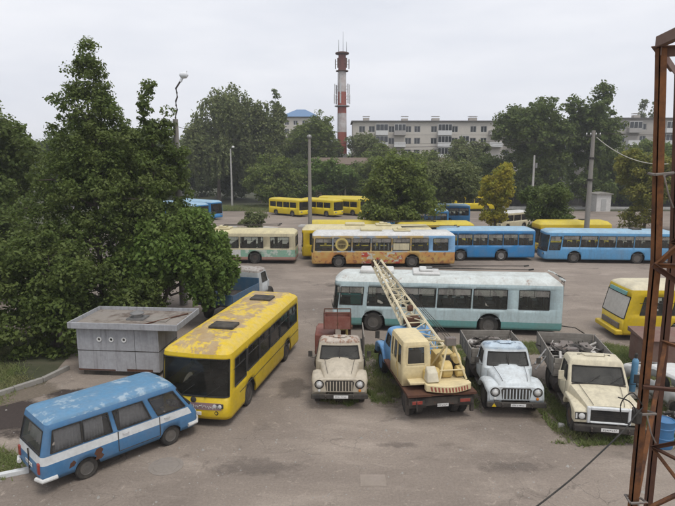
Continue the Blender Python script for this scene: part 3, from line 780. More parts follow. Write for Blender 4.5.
ro = ring.build('round_advert', M('advert yellow', (0.58,0.46,0.14), 0.5), C)
MB().box(3.12, 3.88, 1.2635, 1.268, 1.93, 2.05).lathe([(0.4,1.2636),(0.4,1.266),(0.33,1.2662),(0.33,1.2636)], (3.5,0,1.97), 'y', 24).build('advert_lettering', M('advert olive', (0.25,0.2,0.08), 0.6), ro)
for k in range(4): MB().box(-0.45+k*0.36, -0.35+k*0.36, 1.165, 1.18, 1.5, 2.42).build('window_bar', m_paleconc, C)
MB().box(-2.15, -0.8, 1.235, 1.24, 1.5, 2.05).build('window_panel', m_cream, C)

D = coach('trolleybus', 'yellow trolleybus with cream roof standing just behind the mural trolleybus', 'trolleybus', (2.7, 51.2), 180, L=11.8, W=2.5, zt=2.6, zr=3.05, r=0.2, wheels=(3.7,-2.3), wrad=0.5,
          side=even(-5.3,5.2,7,0.25), zw=(1.4,2.4), mats=[m_yellow, m_creamroof], glassm=g_dark, frontz=(1.2,2.4))
trolley_gear(D, -1.5, 3.05, 11.8, -1, 4.5, m_creamroof)
E_ = coach('trolleybus', 'cream trolleybus with a mint green mural band, half behind the leafy tree', 'trolleybus', (-9.5, 49.3), 178, L=11.8, W=2.5, zt=2.55, zr=2.95, r=0.2, wheels=(3.7,-2.35), wrad=0.5,
          side={'L': even(-3.1,5.3,4,0.16)+[(-5.35,-3.75)], 'R': even(-5.3,5.2,7,0.25)}, zw=(1.4,2.35), mats=[m_cream, m_mint, m_redband, m_white, m_creamroof], glassm=g_mid,
          bands=lambda s, x, y, z: (1 if x < -1.2 else 3) if 0.62 < z < 1.25 else 2 if z <= 0.62 else 0, frontz=(1.2,2.4), rim=m_rimd, levels=(0.62,1.25))
trolley_gear(E_, 0.6, 2.95, 11.8, -1, 4.9, m_creamroof)
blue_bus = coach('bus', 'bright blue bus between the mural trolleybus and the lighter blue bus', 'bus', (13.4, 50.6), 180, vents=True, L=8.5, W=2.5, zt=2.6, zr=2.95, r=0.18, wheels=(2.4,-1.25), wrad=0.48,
          side={'L': even(-4.0,4.0,6,0.1), 'R': even(-4.0,4.0,6,0.1)}, zw=(1.45,2.4), mats=[m_blue, m_blueroof], glassm=g_mid, frontz=(1.2,2.4), group=None, rim=m_steel)
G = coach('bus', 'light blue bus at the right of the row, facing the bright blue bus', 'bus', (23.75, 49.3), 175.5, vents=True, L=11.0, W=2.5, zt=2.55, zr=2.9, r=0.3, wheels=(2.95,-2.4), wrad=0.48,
          side={'L': [(4.2,5.15,1.15,2.35)]+even(-5.0,4.05,6,0.1), 'R': even(-5.0,4.6,6,0.1)}, zw=(1.45,2.4), mats=[m_blue2, m_blueroof], rake=0.15, glassm=g_mid, frontz=(1.05,2.45), hatch=((-2.5,0,0.8,0.9),))
gY = 'yellow roofed buses behind the front row'
H1 = coach('bus', 'yellow bus behind the light blue bus, its roof beside the tall concrete pole', 'bus', (22.9, 54.6), 180, L=7, W=2.4, zt=2.7, zr=3.15, wheels=(2.0,-1.9), side=even(-3.2,2.8,5), zw=(1.4,2.3),
          mats=[m_yellow, m_fyroof], group=gY, hatch=((-1.2,0,0.8,0.8),))
H2 = coach('trolleybus', 'yellow roofed trolleybus under the central trees behind the mural trolleybus', 'trolleybus', (9.6, 55.6), 180, L=7.6, W=2.5, zt=2.55, zr=2.95, wheels=(2.3,-1.9), wrad=0.48, side=even(-3.4,3.2,5,0.2), zw=(1.4,2.4),
          mats=[m_yellow, m_fyroof], group=gY)
H3 = coach('bus', 'yellow roofed bus behind the cream roofed trolleybus by the lamp pole', 'bus', (0.9, 56.3), 180, L=7.6, W=2.4, zt=2.55, zr=2.95, wheels=(2.1,-2.0), side=even(-3.4,3.2,5), zw=(1.4,2.3),
          mats=[m_yellow, m_fyroof], group=gY)

def corner(px, py, head, L, W, sgn=-1):
    """centre of a coach whose front corner on its right (sgn -1) or left side stands at (px, py)"""
    a = R(head); f = Vector((math.cos(a), math.sin(a))); l = Vector((-f.y, f.x))
    c = Vector((px, py)) - f*L/2 - l*sgn*W/2
    return (c.x, c.y)
gF = 'small yellow buses parked at the far edge of the yard'
fb = coach('bus', 'far small yellow bus, leftmost of the slanted yellow row', 'bus', corner(-6.0, 88.4, -42, 7.4, 2.3), -42, L=7.4, W=2.3, zt=2.5, zr=2.85, wheels=(2.0,-1.9), wrad=0.42, side=even(-3.3,2.9,4,0.15), zw=(1.4,2.25),
          mats=[m_fy, m_fyroof], group=gF, seals=False)
for (x, y, lab) in ((-0.55, 88.0, 'far small yellow bus in the middle of the slanted row, right of the pole'), (3.7, 89.6, 'far small yellow bus, third of the slanted row, near the big central tree'), (6.6, 92.0, 'far small yellow bus, rightmost of the slanted row, touching the central tree')):
    c = corner(x, y, -42, 7.4, 2.3); clone(fb, (c[0], c[1], 0), -42, lab)
clone(fb, (0.5, 97.5, 0.0), -12, 'far small yellow bus standing behind the slanted row, only its roof line showing')
clone(fb, (24.5, 101, 0), 3, 'far small yellow bus behind the orange leaved tree', gF)
gB = 'small blue buses on the far left of the yard'
bb = coach('bus', 'far blue bus, nearest of the three at the yard\'s left edge', 'bus', corner(-19.0, 76.0, -35, 8.5, 2.4, 1), -35, L=8.5, W=2.4, zt=2.55, zr=2.95, wheels=(2.4,-2.2), wrad=0.45, side=even(-3.8,3.4,5,0.12), zw=(1.35,2.35),
          mats=[m_blue, m_blueroof], group=gB, seals=False, frontz=(0.95,2.45))
for (x, y, lab) in ((-18.4, 80.5, 'far blue bus in the middle of the three at the left'), (-17.5, 85.5, 'far blue bus, farthest of the three at the left, nearest the white lamp post')):
    c = corner(x, y, -35, 8.5, 2.4, 1); clone(bb, (c[0], c[1], 0), -35, lab)
gK = 'blue buses half hidden by the central trees'
clone(blue_bus, (14.0, 78, 0), 178, 'blue bus behind the central trees, left of the orange leaved tree', gK)
clone(blue_bus, (9.6, 70.5, 0), 176, 'blue bus close behind the big central tree', gK)
pv = coach('minibus', 'pale minibus glimpsed between the orange leaved tree and the dark round tree', 'minibus', (22.6, 73), 215, L=5.6, W=2.0, zt=2.1, zr=2.45, wheels=(1.7,-1.6), wrad=0.36, side=even(-2.4,2.0,3,0.12), zw=(1.2,1.95),
          mats=[m_cream, m_white], frontz=(1.0,2.0), seals=False)

# 4 yellow bus at the right edge
Y2 = coach('bus', 'yellow bus with its windscreen boarded over in white, nose by the right hand truck', 'bus', (19.25, 27.9), 179, L=10.2, W=2.4, zt=2.5, zr=2.85, r=0.12, rear_r=0.12, wheels=(2.2,-2.8), wrad=0.48,
          side=[(3.0,4.35,1.35,2.25)]+even(-4.8,2.8,6,0.12), zw=(1.35,2.25), mats=[m_yellow, M('sun bleached cream roof', (0.62,0.56,0.40), 0.6, dirt_amt=0.5, rust=0.1)], rake=0.3, bow=0.04, glassm=g_mid,
          gl={'windscreen': M('white board', (0.55,0.52,0.47), 0.7, dirt_amt=0.3)}, frontz=(1.15,2.25), lights=False)
MB().hexa([(4.84,-0.85,2.29),(4.93,-0.85,2.29),(4.93,0.85,2.29),(4.84,0.85,2.29),(4.79,-0.85,2.47),(4.88,-0.85,2.47),(4.88,0.85,2.47),(4.79,0.85,2.47)]).build('destination_board', m_tealdk, Y2, 0.01)
MB().box(5.0, 5.42, -1.16, 1.16, 0.3, 0.56).build('bumper', m_yellow, Y2, 0.06)
MB().box(5.08, 5.2, -0.9, 0.9, 0.57, 0.85).build('grille', m_scrap, Y2, 0.02)

# ------------------------------------------------------------------ blue and white van
def van():
    root = empty('van', 'blue van with a white side band and curtained windows, its roof paint flaking', 'van', (-6.85, 16.05, 0), 46.5)
    L, W = 4.8, 1.82
    rows = [(0.36,0.05,0,0),(0.5,0.0,0,0),(0.8,0,-0.02,0),(1.02,0.01,-0.12,0.01),(1.14,0.015,-0.2,0.02),(1.8,0.07,-0.6,0.12),(1.93,0.09,-0.68,0.14),(2.0,0.15,-0.72,0.17),(2.05,0.32,-0.76,0.18),(2.07,0.52,-0.78,0.18)]
    wl = [(-2.16,-1.26,1.16,1.76),(-1.22,-0.36,1.16,1.76),(-0.18,0.92,1.16,1.76),(1.16,2.16,1.16,1.76)]
    wins = [(s, *w) for s in 'RL' for w in wl] + [('F',-W/2+0.03,W/2-0.03,1.16,1.76),('B',-W/2+0.14,W/2-0.14,1.14,1.76)]
    fx, rx = 1.42, -1.2
    mb, gs = shell(L, W, 0.2, rows, wins, lambda s,x,y,z: 2 if z > 1.9 else 1 if 0.86 < z < 1.1 and s != 'F' else 0, (fx, rx), 0.37, 0.31, 0.14, 0.1, 5, 2, (0.86,1.1))
    body = mb.build('body', [m_vanblue, m_vanwhite, m_vanroof], root, solid=0.04)
    for (g, se), w in zip(gs, wins):
        nm = {'F':'windscreen','B':'rear_window'}.get(w[0], 'window')
        o = g.build(nm, g_screen if w[0]=='F' else g_clear, root); se.build('seal', m_rub, o)
    # curtains: pleated sheets inside
    for s in (-1, 1):
        for a, b in ((-1.95,-1.25),(-1.2,-0.62),(-0.12,0.78)):
            c = MB(); n = 40; y = s*(W/2-0.17)
            pr = [[c.p((a+(b-a)*k/n, y-s*(0.06 if z>1.2 else 0)+0.018*math.sin(k*1.1), z)) for k in range(n+1)] for z in (1.12, 1.72)]
            for k in range(n): c.face((pr[0][k],pr[0][k+1],pr[1][k+1],pr[1][k]))
            c.build('curtain', m_curtain, root, solid=0.006)
    c = MB(); n = 44
    pr = [[c.p((-2.12+(0.16 if z>1.3 else 0), -0.68+1.36*k/n, z+0)) for k in range(n+1)] for z in (1.12, 1.7)]
    for row in pr:
        for k, i in enumerate(row):
            v = list(c.v[i]); v[0] += 0.018*math.sin(k*1.1); c.v[i] = tuple(v)
    for k in range(n): c.face((pr[0][k],pr[0][k+1],pr[1][k+1],pr[1][k]))
    c.build('curtain', m_curtain, root, solid=0.006)
    MB().box(-2.1,1.9,-0.75,0.75,0.3,0.55).build('chassis', m_dark, root)
    MB().box(-0.4,1.0,-0.7,0.7,0.56,0.9).box(0.4,0.85,-0.65,-0.1,0.9,1.3).box(0.4,0.85,0.1,0.65,0.9,1.3).build('seats', m_seat, root, 0.05)
    for x in (fx, rx):
        for s in (-1, 1): wheel(root, x, s*(W/2-0.16), 0.325, 0.19, m_rim)
    for s in (-1, 1):                                  # doors: shut lines, handles
        d = MB(); y = s*(W/2+0.002)
        for x in (-0.28, 1.04):
            d.box(x-0.012, x+0.012, y-0.006, y+0.006, 0.5, 1.1)
        d.box(-0.28, 1.04, y-0.006, y+0.006, 0.49, 0.51)
        d.build('door_seam', m_dark, root)
        for x in (-0.14, 1.2):
            MB().tube([(x,y,1.0),(x,y+s*0.035,1.0),(x+0.17,y+s*0.035,1.0),(x+0.17,y,1.0)], 0.014, 6).build('door_handle', m_chrome, root)
        # bumper ends
        MB().tube([(2.0,s*(W/2+0.02),0.5),(2.32,s*(W/2-0.02),0.5),(2.5,s*(W/2-0.3),0.5),(2.56,0,0.5)], 0.065, 8).build('front_bumper', m_white, root)
        MB().tube([(-2.02,s*(W/2+0.03),0.47),(-2.4,s*(W/2+0.02),0.47),(-2.47,s*(W/2-0.25),0.47)], 0.06, 8).build('rear_bumper', m_white, root)
        MB().box(-2.44,-2.38,s*0.74-0.06,s*0.74+0.06,0.62,0.92).build('tail_light', m_red, root, 0.015)
        lamp_round(root, 2.42, s*0.62, 0.72, 0.1, m_chrome)
    MB().box(-2.43,-2.395,-0.012,0.012,0.5,1.1).build('door_seam', m_dark, root)
    m = MB()
    rp_ = [(-0.98,0.5),(-0.94,0.62),(-1.0,0.7),(-0.93,0.82),(-0.8,0.84),(-0.74,0.76),(-0.79,0.66),(-0.72,0.58),(-0.8,0.5)]
    m.prism(rp_, 'y', -W/2-0.004, -W/2+0.01)
    m.build('rust_patch', m_rustdk, root)
    MB().prism([(-1.7,0.55),(-1.66,0.68),(-1.56,0.74),(-1.5,0.66),(-1.56,0.58)], 'y', -W/2-0.004, -W/2+0.01).build('rust_patch', m_rustdk, root)
    MB().tube([(2.42,0.75,0.95),(2.0,0.92,1.25)], 0.012, 5).build('wing_mirror', m_rub, root)
    plate(root, -2.41, 0.0, 0.68, 0.5, -1)
van()

# ------------------------------------------------------------------ trucks (origin on the ground under the front axle, nose towards +x)
def bed(root, x0, x1, W, z, h, rust=False, tail=True, post=m_steel):
    MB().box(x0, x1, -W/2, W/2, z-0.08, z).box(x0+0.3,x1-0.3,-0.45,-0.3,z-0.26,z-0.08).box(x0+0.3,x1-0.3,0.3,0.45,z-0.26,z-0.08).build('bed_floor', m_wood, root)
    n = 3; g = 0.012
    def planks(m, horizontal_axis, a, b, fixed, t):
        hh = (h-g*(n-1))/n
        for k in range(n):
            zz = z+k*(hh+g)
            if horizontal_axis == 'x': m.box(a, b, fixed-t/2, fixed+t/2, zz, zz+hh)
            else: m.box(fixed-t/2, fixed+t/2, a, b, zz, zz+hh)
    for s in (-1, 1):
        m = MB(); planks(m, 'x', x0+0.03, x1-0.03, s*W/2, 0.04); m.build('side_board', m_wood, root, 0.006)
        p = MB()
        for k in range(5):
            x = x0+0.05+(x1-x0-0.1)*k/4
            p.box(x-0.03, x+0.03, s*(W/2+0.023)-0.012, s*(W/2+0.023)+0.012, z-0.06, z+h+0.015)
        p.build('stake', post, root)
    m = MB(); planks(m, 'y', -W/2+0.03, W/2-0.03, x1, 0.05); m.build('head_board', m_wood, root, 0.006)
    if tail:
        m = MB(); planks(m, 'y', -W/2+0.03, W/2-0.03, x0, 0.04); m.build('tail_board', m_wood, root, 0.006)

def heap(name, label, loc, rz, lx, ly, hh, n, seed, mats):
    rnd = random.Random(seed); m = MB()
    m.loft([[( (lx/2)*(1-0.25*k)*math.cos(a)**1 if True else 0, (ly/2)*(1-0.25*k)*math.sin(a), hh*0.5*k/2) for a in [2*math.pi*q/16 for q in range(16)]] for k in range(3)], 2)
    for k in range(n):
        x, y = rnd.uniform(-lx/2,lx/2)*0.92, rnd.uniform(-ly/2,ly/2)*0.9
        z = hh*(0.25+0.6*(1-(2*x/lx)**2)*(1-(2*y/ly)**2)*rnd.random())
        m.M = Matrix.Translation((x,y,z)) @ Matrix.Rotation(rnd.uniform(0,6.28),4,'Z') @ Matrix.Rotation(rnd.uniform(-0.5,0.5),4,'Y')
        t = rnd.random(); mi = rnd.choices([0,1,2],[0.45,0.2,0.35])[0]
        if t < 0.4: m.tube([(-rnd.uniform(0.2,0.7),0,0),(rnd.uniform(0.1,0.6),0,rnd.uniform(-.05,.1))], rnd.uniform(0.015,0.05), 7, mi)
        elif t < 0.75:
            a, b = rnd.uniform(0.1,0.35), rnd.uniform(0.06,0.25)
            m.hexa([(-a,-b,0),(a,-b*.8,0.02),(a*.9,b,0.06),(-a,b,0),(-a,-b,0.012),(a,-b*.8,0.032),(a*.9,b,0.072),(-a,b,0.012)], mi)
        elif t < 0.9: m.lathe([(0.16,-0.04),(0.2,0),(0.16,0.04),(0.08,0.03),(0.08,-0.03)], (0,0,0), 'z', 12, mi)
        else: m.box(-0.12,0.14,-0.1,0.09,-0.08,0.1, mi)
        m.M = None
    o = m.build(name, mats)
    o.location = loc; o.rotation_euler = (0,0,R(rz))
    tag(o, label, 'scrap', kind='stuff')
    return o

def leaf_springs(root, rear_x, r):
    m = MB()
    for s in (-1,1):
        for x in (0, rear_x):
            m.tube([(x-0.6,s*0.5,r+0.2),(x-0.2,s*0.5,r+0.05),(x+0.2,s*0.5,r+0.05),(x+0.6,s*0.5,r+0.2)],0.035,4)
    for x in (0, rear_x): m.tube([(x,-0.85,r),(x,0.85,r)],0.06,8)
    m.lathe([(0.1,-0.2),(0.2,-0.1),(0.2,0.1),(0.1,0.2)],(rear_x,0,r),'x',12)
    m.build('axle', m_chassis, root)

def round_truck(name, label, cat, loc, rz, paint, roofpaint, rear_x=-3.3, tail_x=-4.4, bumper=m_dark, grille_col=None, wr=0.47, smile=True):
    """bonneted truck of the 1960s: rounded cab, domed bonnet, bulged wings, round headlights"""
    root = empty(name, label, cat, (*loc, 0), rz)
    MB().box(tail_x, 0.72, -0.46, -0.36, 0.6, 0.78).box(tail_x, 0.72, 0.36, 0.46, 0.6, 0.78).box(tail_x,tail_x+0.1,-0.36,0.36,0.62,0.76).box(-1.6,-1.5,-0.36,0.36,0.62,0.76).box(-0.6,0.6,-0.34,0.34,0.5,0.8).build('chassis', m_chassis, root)
    leaf_springs(root, rear_x, wr)
    # cab
    cl, cx = 1.32, -1.02
    rows = [(0.72,0.04,0,0),(0.85,0.0,0,0),(1.36,0.0,0,0.0),(1.44,0.03,-0.02,0.01),(1.92,0.12,-0.17,0.03),(1.99,0.15,-0.15,0.04),(2.06,0.2,-0.12,0.06),(2.12,0.32,-0.1,0.1),(2.15,0.5,-0.08,0.12),(2.16,0.7,-0.06,0.12)]
    wins = [('F',-0.74,-0.02,1.46,1.9),('F',0.02,0.74,1.46,1.9)] if False else [('F',-0.8,0.8,1.46,1.9)]
    wins += [(s,-0.34,0.22,1.46,1.88) for s in 'RL'] + [(s,0.26,0.44,1.46,1.86) for s in 'RL'] + [('B',-0.6,0.6,1.5,1.84)]
    mb, gs = shell(cl, 1.84, 0.2, rows, wins, lambda s,x,y,z: 1 if z > 1.98 else 0, (), 0.5, 0.46, 0.2, 0.1, 5, 1)
    cab = mb.build('cab', [paint, roofpaint], root, solid=0.04); cab.location.x = cx
    for (g, se), w in zip(gs, wins):
        nm = {'F':'windscreen','B':'rear_window'}.get(w[0], 'side_window')
        o = g.build(nm, g_screen, root); o.location.x = cx; se.build('seal', m_rub, o)
    MB().tube([(-0.42+0.14,0,1.44),(-0.58+0.14,0,1.92)],0.02,6).build('screen_divider', m_rub, root)
    MB().box(-1.55,-1.05,-0.75,0.75,1.0,1.18).box(-1.6,-1.45,-0.75,0.75,1.18,1.6).build('bench_seat', m_seat, root, 0.05)
    MB().box(-0.6,-0.42,-0.8,0.8,1.1,1.42).tube([(-0.85+0.08*math.cos(a*0.4),0.4+0.2*math.sin(a*0.4),1.42+0.16*math.cos(a*0.4)) for a in range(17)],0.015,6).build('dashboard', m_dark, root)
    for s in (-1,1):
        d = MB(); y = s*0.922
        for x in (-1.42,-0.62): d.box(x-0.008,x+0.008,y-0.004,y+0.004,0.8,1.4)
        d.box(-1.42,-0.62,y-0.004,y+0.004,0.795,0.81)
        d.build('door_seam', m_dark, root)
        MB().tube([(-1.35,y,1.28),(-1.35,y+s*0.04,1.28),(-1.2,y+s*0.04,1.28)],0.014,6).build('door_handle', m_chrome, root)
        MB().tube([(-0.55,s*0.88,1.42),(-0.45,s*1.12,1.5),(-0.45,s*1.12,1.72)],0.012,5).box(-0.47,-0.44,s*1.12-0.08,s*1.12+0.08,1.52,1.74).build('wing_mirror', m_dark, root, 0.008)
        MB().box(-1.6,-0.7,s*0.8-0.16,s*0.8+0.16,0.5,0.54).box(-1.5,-0.9,s*0.72-0.12,s*0.72+0.2,0.54,0.76).build('running_board', m_chassis, root, 0.02)
    # bonnet
    secs = []
    for x, w, zt_, crown in ((-0.5,0.78,1.43,0.10),(-0.1,0.72,1.40,0.11),(0.35,0.64,1.33,0.10),(0.66,0.58,1.24,0.07),(0.78,0.54,1.14,0.02)):
        secs.append([(x,-w,0.8),(x,-w,zt_-0.14),(x,-w*0.93,zt_-0.05),(x,-w*0.72,zt_),(x,-w*0.36,zt_+crown*0.75),(x,0,zt_+crown),(x,w*0.36,zt_+crown*0.75),(x,w*0.72,zt_),(x,w*0.93,zt_-0.05),(x,w,zt_-0.14),(x,w,0.8)])
    MB().loft(secs).build('bonnet', paint, root, ang=50)
    MB().box(-0.46,0.7,-0.012,0.012,1.4,1.5).build('bonnet_trim', paint, root) if False else None
    # wings: bulged arch loft
    for s in (-1,1):
        w = MB(); secs = []
        prof = [(0.84,0.60),(0.86,0.85),(0.80,1.03),(0.62,1.13),(0.35,1.18),(0.0,1.17),(-0.3,1.08),(-0.52,0.92),(-0.68,0.74),(-0.8,0.62)]
        for x, z in prof:
            dx = 0.0; inx, inz = x*0.86, max(z-0.13, 0.56)
            yo = 1.03 if -0.6 < x < 0.7 else 0.98
            secs.append([(x,s*0.5,z),(x,s*(yo-0.16),z),(x-0.01*x,s*(yo-0.04),z-0.045),(x*0.97,s*yo,z-0.15 if z > 0.8 else z-0.03),(inx,s*(yo-0.03),z-0.18 if z > 0.8 else z-0.05),(inx,s*0.5,z-0.12)])
        w.loft(secs); w.build('wing', paint, root, ang=60)
        lamp_round(root, 0.89, s*0.73, 0.95, 0.1, m_chrome)
        MB().lathe([(0.17,0.86),(0.17,0.876),(0.135,0.878),(0.135,0.86)],(0,s*0.73,0.95),'x',22).build('lamp_recess', m_dark, root)
        MB().lathe([(0.05,0.85),(0.05,0.895),(0.03,0.91),(0.002,0.91)],(0,s*0.73,0.72),'x',12).build('side_lamp', m_lampamb if s > 0 else g_lamp, root)
    # nose panel with recessed grille
    prof = [(-0.93,0.64),(0.93,0.64),(0.95,0.98),(0.84,1.09),(0.56,1.16),(-0.56,1.16),(-0.84,1.09),(-0.95,0.98)]
    MB().prism(prof,'x',0.72,0.868).build('nose_panel', paint, root, 0.03)
    gr = MB().prism([(-0.47,0.70),(0.47,0.70),(0.53,1.02),(0.47,1.1),(-0.47,1.1),(-0.53,1.02)],'x',0.865,0.874).build('grille', m_dark, root)
    b = MB()
    for k in range(9):
        y = -0.44+0.11*k
        zt_ = 1.06 if abs(y) < 0.4 else 1.03
        b.hexa([(0.873,y-0.022,0.71),(0.908,y-0.012,0.71),(0.908,y+0.012,0.71),(0.873,y+0.022,0.71),(0.873,y-0.022,zt_),(0.9,y-0.012,zt_),(0.9,y+0.012,zt_),(0.873,y+0.022,zt_)])
    b.build('grille_bars', paint, gr)
    for s in (-1,1):
        MB().tube([(-0.44,s*0.32,1.46),(-0.50,s*0.32+0.2,1.62),(-0.55,s*0.32+0.34,1.74)],0.012,5).build('wiper', m_rub, root)
        MB().tube([(1.0,s*0.5,0.5),(1.09,s*0.5,0.5),(1.1,s*0.5,0.58),(1.03,s*0.5,0.6)],0.022,6).build('tow_hook', m_chassis, root)
        e = MB().tube([(-0.5,s*0.585,1.475),(-0.1,s*0.54,1.45),(0.35,s*0.48,1.375),(0.64,s*0.43,1.275)],0.009,4); e.build('bonnet_seam', m_dark, root)
        MB().lathe([(0.24,-0.4),(0.27,-0.37),(0.27,0.37),(0.24,0.4)],(-2.15 if rear_x < -3 else -1.95,s*0.78,0.74),'x',16).build('fuel_tank', m_chassis, root)
    MB().box(0.9,1.0,-1.02,1.02,0.44,0.62).box(0.7,0.9,-0.44,-0.38,0.48,0.6).box(0.7,0.9,0.38,0.44,0.48,0.6).build('bumper', bumper, root, 0.03)
    plate(root, 1.0, 0.05, 0.53)
    for s in (-1,1):
        wheel(root, 0, s*0.84, wr, 0.22, paint if smile else m_rim)
        wheel(root, rear_x, s*0.88, wr, 0.22, m_rimd, dual=True)
        MB().box(tail_x-0.02,tail_x+0.03,s*0.75-0.08,s*0.75+0.08,0.68,0.8).build('tail_light', m_red, root, 0.01)
    return root
m_lampamb = m_amber
# aerial lift truck
T1 = round_truck('lift_truck', 'bone coloured truck with a rusty red lift basket over its cab, beside the yellow bus', 'truck', (0.08, 19.95), -90.5, m_bone, M('flaked cab roof', (0.46,0.40,0.34), 0.7, patch=(0.26,0.15,0.1), patch_thr=(0.5,0.56), psc=4, dirt_amt=0.5), rear_x=-3.2, tail_x=-4.5)
MB().box(-4.4,-1.85,-1.0,1.0,0.85,0.95).build('deck', m_chassis, T1)
MB().box(-3.3,-1.95,-1.02,-0.2,0.96,1.92).build('tool_cabinet', m_rustred, T1, 0.06)
MB().box(-4.3,-3.34,-1.0,-0.3,0.96,1.7).build('tool_cabinet', m_rustred, T1, 0.05)
m = MB()
for k in range(3): m.box(-4.3,-2.2,0.98,1.02,0.97+k*0.26,1.21+k*0.26)
m.build('side_board', m_wood, T1)
MB().box(-2.5,-2.05,0.1,0.85,0.96,1.5).build('outrigger_box', m_rustred, T1, 0.04)
MB().lathe([(0.34,0.95),(0.34,1.2),(0.22,1.25),(0.22,1.7),(0.3,1.75),(0.3,1.85)],(-3.4,0.25,0),'z',18).build('turntable', m_rustdk, T1)
MB().hexa([(-3.6,0.1,1.8),(-2.1,0.0,2.05),(-2.1,0.2,2.05),(-3.6,0.4,1.8),(-3.6,0.1,2.05),(-2.1,0.0,2.22),(-2.1,0.2,2.22),(-3.6,0.4,2.05)]).tube([(-2.15,0.28,1.5),(-2.15,0.28,2.25)],0.05,8).build('boom', m_cyel, T1)
bk = MB().box(-2.45,-1.75,-0.62,0.42,2.2,2.24).box(-1.77,-1.75,-0.62,0.42,2.24,2.72).box(-2.45,-2.43,-0.62,0.42,2.24,2.72).box(-2.43,-1.77,-0.62,-0.6,2.24,2.72).box(-2.43,-1.77,0.4,0.42,2.24,2.72).build('lift_basket', m_rustred, T1, 0.01)
rl = MB(); zr_ = 2.86
rl.tube([(-1.76,-0.64,zr_),(-1.76,0.44,zr_),(-2.44,0.44,zr_),(-2.44,-0.64,zr_),(-1.76,-0.64,zr_)],0.022,6)
for x,y in ((-1.76,-0.64),(-1.76,-0.1),(-1.76,0.44),(-2.44,0.44),(-2.44,-0.1),(-2.44,-0.64)): rl.tube([(x,y,2.2),(x,y,zr_)],0.02,6)
rl.build('rail', m_rustdk, bk)

# ice blue flatbed
T3 = round_truck('flatbed_truck', 'pale ice blue truck between the crane truck and the butter coloured truck', 'truck', (6.25, 19.25), -92.5, m_ice, M('ice blue cab roof worn', (0.46,0.55,0.62), 0.6, patch=(0.25,0.32,0.4), patch_thr=(0.52,0.57), psc=3.5, dirt_amt=0.4), rear_x=-2.9, tail_x=-4.1, smile=False)
bed(T3, -4.2, -1.78, 2.14, 1.06, 0.56)
heap('scrap_heap', 'heap of grey scrap metal in the bed of the ice blue truck', (6.25+3.0*math.cos(R(87.5)), 19.25+3.0*math.sin(R(87.5)), 1.065), 87.5, 2.2, 1.9, 0.55, 110, 3, [m_scrap, m_scrapl, m_dark])
MB().box(0.8,1.0,-0.75,-0.6,0.62,0.64).build('bracket', m_dark, T3)
# sticker triangle on the bumper
MB().prism([(-0.86,0.47),(-0.70,0.47),(-0.78,0.60)],'x',1.001,1.006).build('triangle_mark', m_yellow, T3)

